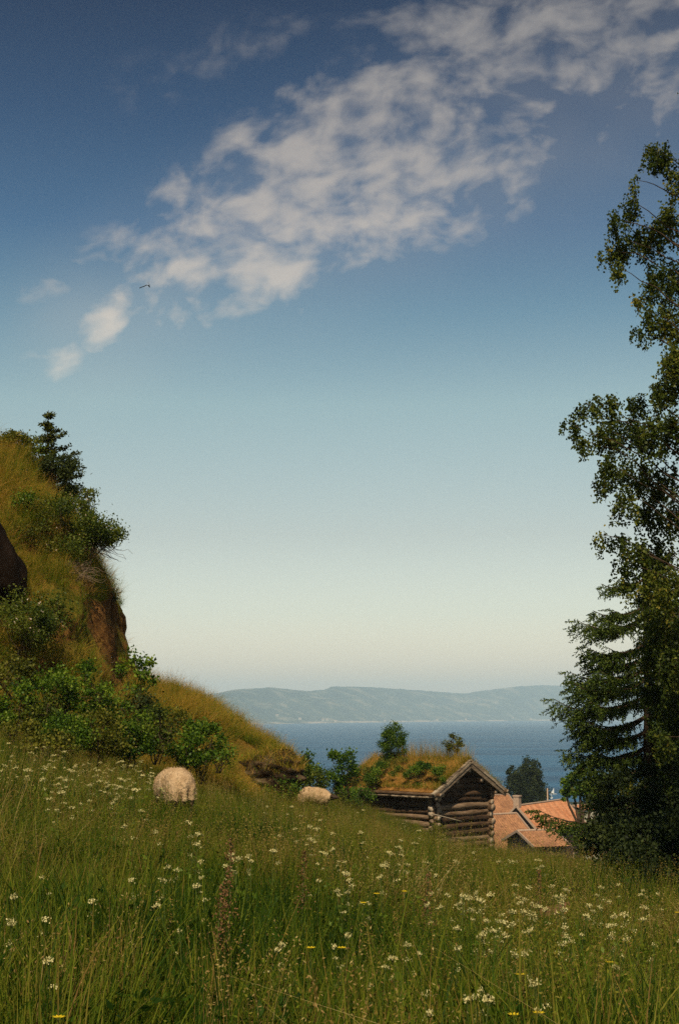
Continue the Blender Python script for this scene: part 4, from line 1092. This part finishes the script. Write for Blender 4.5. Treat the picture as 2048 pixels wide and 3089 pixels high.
sh('rose_bush', 'rose bush leaning out over the cliff edge with bare twigs below', 262, 1690, 35.5, 1.35, 1.15, 'rose', 4600, 0.065, subs=26, sub_r=0.20, flowers=34, bare=40, lean=(0.45, 0), low=0.35, bmat='twig', group=GS, tint=(0.7, 0.2))
sh('shrub', 'grey green loose shrub on the skyline above the leaning rose bush', 268, 1560, 36.0, 0.75, 0.85, 'rose', 900, 0.07, subs=14, sub_r=0.13, flowers=6, bmat='twig', group=GS, tint=(0.7, 0.2))
sh('bare_shrub', 'leafless pale twigs under the overhanging rose bush', 215, 1745, 33.5, 1.3, 0.65, 'rose', 160, 0.05, subs=22, stems=22, bare=46, bmat='twig', group=GS)
sh('bare_shrub', 'thin bare twigs hanging off the cliff edge against the sky', 318, 1810, 37.4, 0.7, 0.85, 'rose', 60, 0.05, subs=22, stems=20, bare=34, bmat='twig', group=GS, lean=(0.1, 0), stem_r=0.007)
sh('rose_bush', 'low rose bush with pinkish blossoms under the dark hollow', 70, 1950, 30.0, 1.5, 1.25, 'rose', 6500, 0.055, subs=26, sub_r=0.22, flowers=48, group=GS, tint=(0.55, 0.22))
sh('shrub', 'small dark tuft of shrub on the cliff lip', 328, 1845, 37.0, 0.28, 0.75, 'dark', 700, 0.05, subs=9, sub_r=0.10, group=GS, tint=(0.7, 0.2))
sh('hazel_sapling', 'slender upright sapling with round leaves standing against the sky beside the cliff', 413, 2140, 33.0, 0.85, 1.72, 'leaf', 620, 0.10, subs=16, sub_r=0.15, low=0.2, group=GS, tint=(0.6, 0.2), cat='sapling', trunk_name='trunk', stems=5)
sh('shrub', 'dark rounded shrub at the foot of the slender sapling', 408, 2190, 32.0, 0.80, 0.75, 'dark', 1700, 0.075, group=GS, tint=(0.75, 0.2))
lst = [(265, 2170, 28.5, 1.0, 1.55, 'leaf', 1900, 0.085, 'tall bright green leafy shrub in front of the brown cliff'),
       (205, 2180, 28.5, 0.8, 1.0, 'leaf', 1400, 0.08, 'bright shrub between the grass slope and the brown cliff'),
       (330, 2180, 29.0, 0.8, 0.95, 'leaf', 1300, 0.085, 'leafy shrub right below the cliff corner'),
       (40, 2185, 26.5, 1.0, 1.1, 'leaf', 1900, 0.08, 'leafy shrub at the left edge under the grassy slope'),
       (115, 2210, 26.5, 0.8, 0.9, 'rose', 1900, 0.08, 'dark green shrub beside the bright orange grass patch'),
       (210, 2260, 26.0, 1.1, 0.85, 'leaf', 3600, 0.075, 'broad green shrub at the foot of the hill, nearest the left flowers'),
       (300, 2275, 26.5, 1.25, 0.95, 'olive', 3800, 0.075, 'densest yellow green shrub in the middle of the thicket'),
       (385, 2280, 27.0, 0.9, 0.85, 'leaf', 3000, 0.075, 'green shrub just above the nearer sheep on its left'),
       (470, 2270, 27.5, 0.75, 1.1, 'rose', 2600, 0.075, 'upright green shrub above the back of the nearer sheep'),
       (560, 2310, 28.5, 0.75, 0.95, 'leaf', 1500, 0.085, 'green shrub with large leaves above and right of the nearer sheep'),
       (610, 2330, 29.0, 0.95, 1.25, 'leaf', 2200, 0.085, 'rightmost tall shrub of the thicket, below the grassy ridge'),
       (595, 2220, 31.0, 0.5, 0.7, 'leaf', 700, 0.08, 'small bright shrub high on the grassy ridge'),
       (50, 2275, 24.5, 1.0, 0.8, 'olive', 1700, 0.075, 'olive shrub at the left edge just above the white flowers'),
       (140, 2290, 24.5, 1.0, 0.6, 'olive', 1500, 0.075, 'low olive shrub above the left band of white flowers')]
for (px_, py_, Y, w_, h_, mt, n_, lf, lb) in lst:
    sh('leafy_shrub', lb, px_, py_, Y, w_ * 0.88, h_ * 0.9, mt, int(n_ * 0.86), lf * 0.8, group='leafy shrubs along the foot of the hill', subs=max(12, n_ // 130), sub_r=0.15, low=0.08, tint=(0.48, 0.28))
for (px_, py_, Y, w_, h_, n_, lb) in [(690, 2222, 37, 0.5, 0.55, 420, 'small green shrub leaning out on the right end of the grassy ridge'),
                                      (885, 2375, 37.5, 1.0, 0.9, 2300, 'tangled dark shrub growing against the right side of the dark mound'),
                                      (950, 2400, 42.0, 0.8, 0.85, 1300, 'dark shrub behind the farther sheep')]:
    sh('shrub', lb, px_, py_, Y, w_, h_, 'rose', n_, 0.075, group=GS, tint=(0.5, 0.25))
for (px_, py_, Y, w_, h_, n_, lb) in [(935, 2370, 46, 0.5, 1.25, 700, 'short sapling rising above the dark mound, behind the sheep'),
                                      (1012, 2395, 50, 0.75, 1.85, 1100, 'taller sapling with two leaders between the sheep and the cabin'),
                                      (1050, 2390, 50.5, 0.6, 1.95, 850, 'thin sapling nearest the left end of the cabin roof')]:
    sh('sapling', lb, px_, py_, Y, w_, h_, 'leaf', n_, 0.105, group='saplings between the mound and the cabin', subs=15, sub_r=0.17, low=0.12, tint=(0.35, 0.22), cat='sapling', trunk_name='trunk')
sh('leafy_shrub', 'dark green shrub at the far left corner of the cabin wall', 1085, 2420, 58, 1.0, 0.7, 'leaf', 1200, 0.08, group=GS, tint=(0.4, 0.2))
sh('shrub', 'pale leaved weed bush at the foot of the cabin corner', 1320, 2530, 57.5, 0.7, 0.6, 'olive', 700, 0.07, group=GS)
# dark thicket under the spruce; its leaf colour is darkened to hold the shade
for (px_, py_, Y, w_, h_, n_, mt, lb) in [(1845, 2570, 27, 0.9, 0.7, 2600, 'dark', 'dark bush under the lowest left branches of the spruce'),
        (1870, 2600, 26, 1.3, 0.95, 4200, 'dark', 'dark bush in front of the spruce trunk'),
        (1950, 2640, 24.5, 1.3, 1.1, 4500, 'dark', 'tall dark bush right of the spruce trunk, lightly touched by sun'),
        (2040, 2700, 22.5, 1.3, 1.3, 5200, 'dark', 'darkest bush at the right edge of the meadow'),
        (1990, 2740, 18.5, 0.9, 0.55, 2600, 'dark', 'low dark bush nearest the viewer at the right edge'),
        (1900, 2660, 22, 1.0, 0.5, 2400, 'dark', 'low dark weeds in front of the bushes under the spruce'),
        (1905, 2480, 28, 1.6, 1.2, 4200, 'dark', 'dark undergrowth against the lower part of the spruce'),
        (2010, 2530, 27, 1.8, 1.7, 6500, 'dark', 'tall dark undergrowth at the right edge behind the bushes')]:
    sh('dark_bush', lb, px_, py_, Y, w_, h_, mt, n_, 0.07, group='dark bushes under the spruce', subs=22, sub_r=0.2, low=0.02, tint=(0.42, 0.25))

# ------------------------------------------------------------------ rock put in for a deep shadow, and the layered mound
def rock(name, label, c, size, mat, seed=0, lean=0.0, layers=0.0, flat=None):
    bm = bmesh.new(); bmesh.ops.create_icosphere(bm, subdivisions=5, radius=1.0)
    for v in bm.verts:
        p = v.co.copy(); k = mnoise.noise(p * 1.3 + Vector((seed, 0, 0))) * 0.22 + mnoise.noise(p * 3.4 + Vector((seed, 2, 0))) * 0.10 + mnoise.noise(p * 9 + Vector((0, seed, 0))) * 0.035
        if layers: k += layers * math.sin(p.z * 19 + 3 * mnoise.noise(p * 1.5) + p.x * 5)
        v.co = p * (1 + k); v.co.x *= size[0]; v.co.y *= size[1]; v.co.z *= size[2]; v.co.x += lean * v.co.z
    me = bpy.data.meshes.new(name); bm.to_mesh(me); bm.free(); me.materials.append(mat)
    for p_ in me.polygons: p_.use_smooth = True
    o = link(name, me); o.location = c
    return tag(o, label, 'rock')
M['shade_rock'] = ground_mat('shadow_dark_rock', [(0.3, (0.008, 0.005, 0.003)), (0.6, (0.020, 0.012, 0.008)), (0.8, (0.045, 0.028, 0.016))], 2.0, 0.8)  # near-black colour stands in for a deep shadow on the hill
M['mound'] = ground_mat('layered_earth', [(0.36, (0.014, 0.009, 0.005)), (0.5, (0.055, 0.034, 0.018)), (0.62, (0.16, 0.11, 0.06)), (0.72, (0.35, 0.27, 0.17))], 3.2, 0.9)
q = P(-72, 1675, 31.0); rock('shadow_rock', 'near-black rock put in for the deep shade at the left edge of the hill', q, (0.97, 1.0, 1.32), M['shade_rock'], 3, -0.42)  # leaning form follows the outline of that shadow
q = P(808, 2340, 35.2); rock('earth_mound', 'dark layered earth and stone mound left of the farther sheep', q, (0.88, 0.7, 0.56), M['mound'], 7, 0.25, 0.07)
q = P(742, 2372, 34.6); rock('boulder', 'pale flat stone sticking out at the left foot of the dark mound', q, (0.30, 0.2, 0.10), M['log_end'], 9)
# board in the grass
q = on_ground(1672, 2745, 0.36); bd = MB(); bd.box((0, 0, 0), (0.27, 0.18, 0.022), Matrix.Rotation(R(-9), 3, 'Y')); bo = bd.build('wooden_board', plain('reddish_board', (0.28, 0.13, 0.08)), None)
bo.location = (q[0], q[1], q[2] + 0.36); bo.rotation_euler = (R(12), R(-6), R(-8)); tag(bo, 'small weathered reddish board lying in the grass beside the white flowers', 'board')

# ------------------------------------------------------------------ flowers
def umbel(variant):
    r_ = 0.020 + 0.007 * (variant % 3); st = MB(); h_ = 1.0
    q = bend((0, 0, 0), (rng.normal(0, .03), rng.normal(0, .03), h_ * 0.60), 6, 0, 0.03); st.tube(q, np.linspace(0.004, 0.0025, 6), 4)
    C = []
    k = 9 + variant
    for i_ in range(k):
        a = i_ * 2.4; rr = r_ * math.sqrt((i_ + 0.4) / k); e = q[-1] + np.array([rr * cos(a), rr * sin(a), 0.035 - rr * 0.25])
        st.tube([q[-1], e], [0.0012, 0.001], 3, cap=False)
        C.append(e + rng.normal(size=(4, 3)) * np.array([0.005, 0.005, 0.006]))
    side = q[3] + np.array([rng.uniform(-.10, .10), rng.uniform(-.08, .08), 0.16])
    st.tube(bend(q[3], side, 4), [0.0025, 0.002, 0.002, 0.0015], 3)
    C2 = [side + rng.normal(size=(16, 3)) * np.array([0.014, 0.014, 0.008])]
    lf = rng.normal(size=(16, 3)) * np.array([0.07, 0.07, 0.07]) + np.array([0, 0, 0.25])
    s_me = st.build('cow_parsley', M['stem'], None, link_it=False)
    C = np.vstack(C); V, Fq = leaf_quads(C, 0.013, 0.012, 0.5); h1 = npmesh('flower_head', V - q[-1], Fq, M['white_petal'], tint=np.repeat(rng.uniform(0.3, 1, len(C)), 4), link_it=False)
    C = np.vstack(C2); V, Fq = leaf_quads(C, 0.012, 0.011, 0.5); h2 = npmesh('flower_head', V - side, Fq, M['white_petal'], tint=np.repeat(rng.uniform(0.3, 1, len(C)), 4), link_it=False)
    V, Fq = leaf_quads(lf, 0.07, 0.03, 0.3); h3 = npmesh('leaf', V, Fq, M['leaf'], tint=np.repeat(rng.uniform(0.3, .9, len(lf)), 4), link_it=False)
    return s_me, [('flower_head', h1, q[-1]), ('flower_head', h2, side), ('foliage', h3, np.zeros(3))]
UM = [umbel(k) for k in range(6)]
def place_flower(px_, py_, label, group, big=1.0):
    h_ = rng.uniform(0.46, 0.60)
    g_ = on_ground(px_, py_, h_, 4.0)
    if g_ is None: return
    s_me, heads = UM[rng.integers(6)]
    o = link('cow_parsley', s_me); o.location = (g_[0], g_[1], g_[2]); sz = 0.85 + 0.045 * min(g_[1], 26); sz *= rng.uniform(0.36, 0.72); o.scale = (sz * big, sz * big, h_ / 0.60)
    o.rotation_euler = (rng.normal(0, .16), rng.normal(0, .16), rng.uniform(0, 6.28)); tag(o, label, 'flower', group)
    for nm, me, off in heads: c = link(nm, me, o); c.location = off
FL = [(395, 2330, 40, 48, 34, 'white umbel flower in the dense patch at the left flank of the nearer sheep', 1.25),
      (250, 2340, 130, 30, 30, 'white umbel flower in the band between the left edge and the nearer sheep', 1.15),
      (90, 2310, 100, 36, 24, 'white umbel flower at the left edge below the thicket', 1.1),
      (300, 2400, 110, 34, 16, 'white umbel flower in the loose scatter below and left of the nearer sheep', 1.0),
      (930, 2510, 44, 50, 14, 'white umbel flower below the farther sheep', 1.2),
      (1215, 2585, 40, 34, 9, 'white umbel flower in the small clump below the cabin', 1.2),
      (1180, 2480, 80, 36, 9, 'white umbel flower close in front of the cabin side wall', 1.2),
      (640, 2560, 150, 90, 20, 'white umbel flower in the middle of the meadow below the nearer sheep', 1.0),
      (1560, 2715, 150, 22, 24, 'white umbel flower in the row beside the weathered board', 1.15),
      (1470, 2775, 70, 45, 16, 'white umbel flower in the clump left of the weathered board', 1.15),
      (1800, 2760, 170, 60, 30, 'white umbel flower on the right side of the meadow below the dark bushes', 1.1),
      (1420, 3020, 70, 40, 9, 'white umbel flower low in the foreground', 0.9),
      (1060, 2680, 110, 60, 14, 'white umbel flower in the centre of the meadow below the cabin', 1.0),
      (300, 2740, 220, 60, 9, 'white umbel flower in the darker grass of the lower left meadow', 0.95),
      (1400, 2890, 480, 90, 16, 'white umbel flower scattered in the lower right meadow', 0.9),
      (1450, 2600, 150, 40, 8, 'white umbel flower in front of the cabin gable', 1.2)]
for (px_, py_, sx, sy, n_, lb, bg_) in FL:
    for k in range(n_):
        place_flower(px_ + rng.normal(0, sx * 0.8), py_ + rng.normal(0, sy * 0.85), lb, 'white umbel flowers in the meadow', bg_)
def yellow():
    st = MB(); q = bend((0, 0, 0), (0.02, 0, 1.0), 6, 0, 0.03); st.tube(q, 0.002, 4)
    a = np.arange(9) * 0.7; C = q[-1] + np.stack([np.cos(a) * 0.004, np.sin(a) * 0.004, a * 0], 1)
    V = []; 
    for k, an in enumerate(a):
        d = np.array([cos(an), sin(an), 0.25]); s_ = np.array([-sin(an), cos(an), 0]); V += [C[k], C[k] + d * 0.012 + s_ * 0.006, C[k] + d * 0.024, C[k] + d * 0.012 - s_ * 0.006]
    return st.build('yellow_flower', M['stem'], None, link_it=False), npmesh('flower_head', np.array(V) - q[-1], np.arange(len(V)).reshape(-1, 4), M['yellow_petal'], tint=np.full(len(V), 0.8), link_it=False), q[-1]
ys_, yh_, yo_ = yellow()
for (px_, py_, lb) in [(1127, 2699, 'yellow flower left of the pair in the middle of the meadow'), (1212, 2690, 'yellow flower right of the pair in the middle of the meadow'), (1086, 2727, 'yellow flower lowest of the three in mid meadow'),
                       (1555, 2942, 'bright yellow flower in the lower right meadow'), (1826, 2905, 'orange yellow flower near the right edge below the white flowers'), (1534, 3066, 'yellow flower at the bottom edge right of centre'),
                       (162, 3077, 'yellow flower in the bottom left corner'), (925, 2862, 'pale yellow flower stalk at the left of a pair in the lower middle'), (1018, 2862, 'pale yellow flower stalk at the right of a pair in the lower middle'),
                       (1610, 3062, 'small yellow flower at the bottom edge beside the white umbels'), (2034, 2755, 'small yellow flower at the right edge of the meadow')]:
    g_ = on_ground(px_, py_, 0.5)
    if not g_: continue
    o = link('yellow_flower', ys_); o.location = g_; o.scale = (1, 1, 0.5); tag(o, lb, 'flower', 'yellow flowers in the meadow')
    c = link('flower_head', yh_, o); c.location = yo_; c.scale = (1.0, 1.0, 2.0)
# rusty dock plants
for (px_, py_, s_, lb) in [(680, 2555, 1.15, 'tall rusty dock seed stalk standing in the middle of the meadow'), (655, 2690, 0.9, 'short rusty dock seed stalk below the tallest one'), (540, 2290, 0.95, 'rusty dock stalk above the back of the nearer sheep'),
                           (905, 2590, 0.9, 'rusty brown dock stalk below the farther sheep'), (1280, 2650, 0.9, 'rusty dock stalk in the meadow below the cabin'), (1615, 2640, 0.9, 'rusty dock stalk left of the dark bushes')]:
    g_ = on_ground(px_, py_, 0.75 * s_)
    if not g_: continue
    st = MB(); q = bend((0, 0, 0), (0.03, 0, 0.80 * s_), 7, 0, 0.02); st.tube(q, 0.004, 5)
    o = st.build('dock_plant', M['stem'], None); o.location = g_; tag(o, lb, 'plant', 'rusty dock plants')
    f = rng.uniform(0.45, 1.0, 300); C = np.stack([0.03 * f, 0 * f, 0.80 * s_ * f], 1) + rng.normal(size=(300, 3)) * np.array([0.03, 0.03, 0.012]) * (1.15 - f)[:, None] * 1.5
    leaves_object('seed_head', C, 0.016, 0.011, M['rust'], o)

# gull over the hill
q = P(438, 862, 90); bd = MB(); kk = 90 / F
pts = [(-17, -8), (-11, -3.5), (-4, -1.0), (5, 2.0), (13, -2.0), (15, 1), (11, 8), (9, 13)]
L_ = [(a * kk, 0.12 * math.sin(i_), b * kk) for i_, (a, b) in enumerate(pts)]
for i_ in range(len(L_) - 1):
    wd_ = 0.035 if i_ < 7 else 0.02
    a, b = np.array(L_[i_]), np.array(L_[i_ + 1]); up_ = np.array([0, 0.09, wd_ * 0.35])
    bd.add([a - up_, b - up_, b + up_, a + up_, a - up_ + [0, 0, .02], b - up_ + [0, 0, .02], b + up_ + [0, 0, .02], a + up_ + [0, 0, .02]], [(0, 1, 2, 3), (7, 6, 5, 4), (0, 4, 5, 1), (3, 2, 6, 7), (0, 3, 7, 4), (1, 5, 6, 2)])
bd.tube([(13.5 * kk, -0.28, -1.5 * kk), (13.2 * kk, -0.1, -1.2 * kk), (13 * kk, 0.1, -1.0 * kk), (13 * kk, 0.32, -0.8 * kk)], [0.015, 0.04, 0.045, 0.012], 8)
bo_ = bd.build('bird', M['dark_wool'], None, True); bo_.location = q; tag(bo_, 'small dark bird gliding in front of the clouds above the hill', 'bird')
# more cover on the slope
for (px_, py_, Y, w_, h_, n_, mt, lb) in [
        (30, 1480, 35.0, 0.9, 0.6, 1300, 'olive', 'yellow green shrub above the dark rock at the left edge'),
        (100, 1570, 33.5, 1.0, 0.9, 2300, 'leaf', 'green shrub between the crest and the big rose bush'),
        (150, 1860, 31.0, 1.0, 0.6, 1200, 'rose', 'loose shrub at the right of the low rose bush'),
        (30, 2075, 27.5, 1.0, 0.8, 1600, 'olive', 'olive shrub on the grassy slope at the left edge'),
        (150, 2110, 28.0, 1.0, 0.8, 1600, 'leaf', 'small green shrub on the grassy slope above the thicket'),
        (420, 2230, 29.5, 0.7, 0.7, 900, 'leaf', 'green shrub under the slender sapling'),
        (510, 2215, 31.0, 0.9, 0.7, 1300, 'olive', 'low olive shrub on the grassy ridge above the thicket'),
        (660, 2300, 31.5, 0.6, 0.7, 700, 'leaf', 'small shrub left of the dark mound'),
        (850, 2400, 34.5, 0.8, 0.45, 900, 'leaf', 'low shrub at the foot of the dark mound')]:
    sh('shrub', lb, px_, py_, Y, w_, h_, mt, n_, 0.065, group=GS, subs=16, sub_r=0.16, low=0.05, tint=(0.5, 0.27))
sh('leafy_shrub', 'leafy shrub filling the gap left of the cabin roof', 1045, 2440, 55, 1.1, 0.95, 'leaf', 1900, 0.075, group=GS, subs=22, low=0.02, tint=(0.4, 0.25))
sh('leafy_shrub', 'olive shrub in the high grass right of the farther sheep', 1020, 2445, 50, 0.9, 0.6, 'olive', 1200, 0.075, group=GS, subs=16, low=0.02, tint=(0.4, 0.25))
# trees that stand right of the viewer and shade the corner of the meadow
for (x_, y_, h_, lb) in [(5.4, 7.0, 17.5, 'tall tree just right of the viewer whose shade falls on the meadow corner'), (7.4, 11.5, 18.0, 'tall tree right of the viewer, between the nearer tree and the birch')]:
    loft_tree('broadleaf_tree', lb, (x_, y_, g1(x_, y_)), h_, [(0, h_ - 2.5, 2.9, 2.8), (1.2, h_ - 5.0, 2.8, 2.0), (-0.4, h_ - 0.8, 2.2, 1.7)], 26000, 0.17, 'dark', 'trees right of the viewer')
# dry grass on top of the mound
mo = bpy.data.objects['earth_mound']
vv = np.array([v.co for v in mo.data.vertices]); vn = np.array([v.normal for v in mo.data.vertices])
ok = np.nonzero((vn[:, 2] > 0.35) & (vv[:, 2] > 0.05))[0]; pk = vv[rng.choice(ok, 2600)] + rng.normal(size=(2600, 3)) * 0.03
v, f, t = roof_blades(pk, 0.20, 0.008, 0.7, 0.55, 0.25)
npmesh('turf_grass', v, f, M['dry'], mo, tint=t)['kind'] = 'stuff'
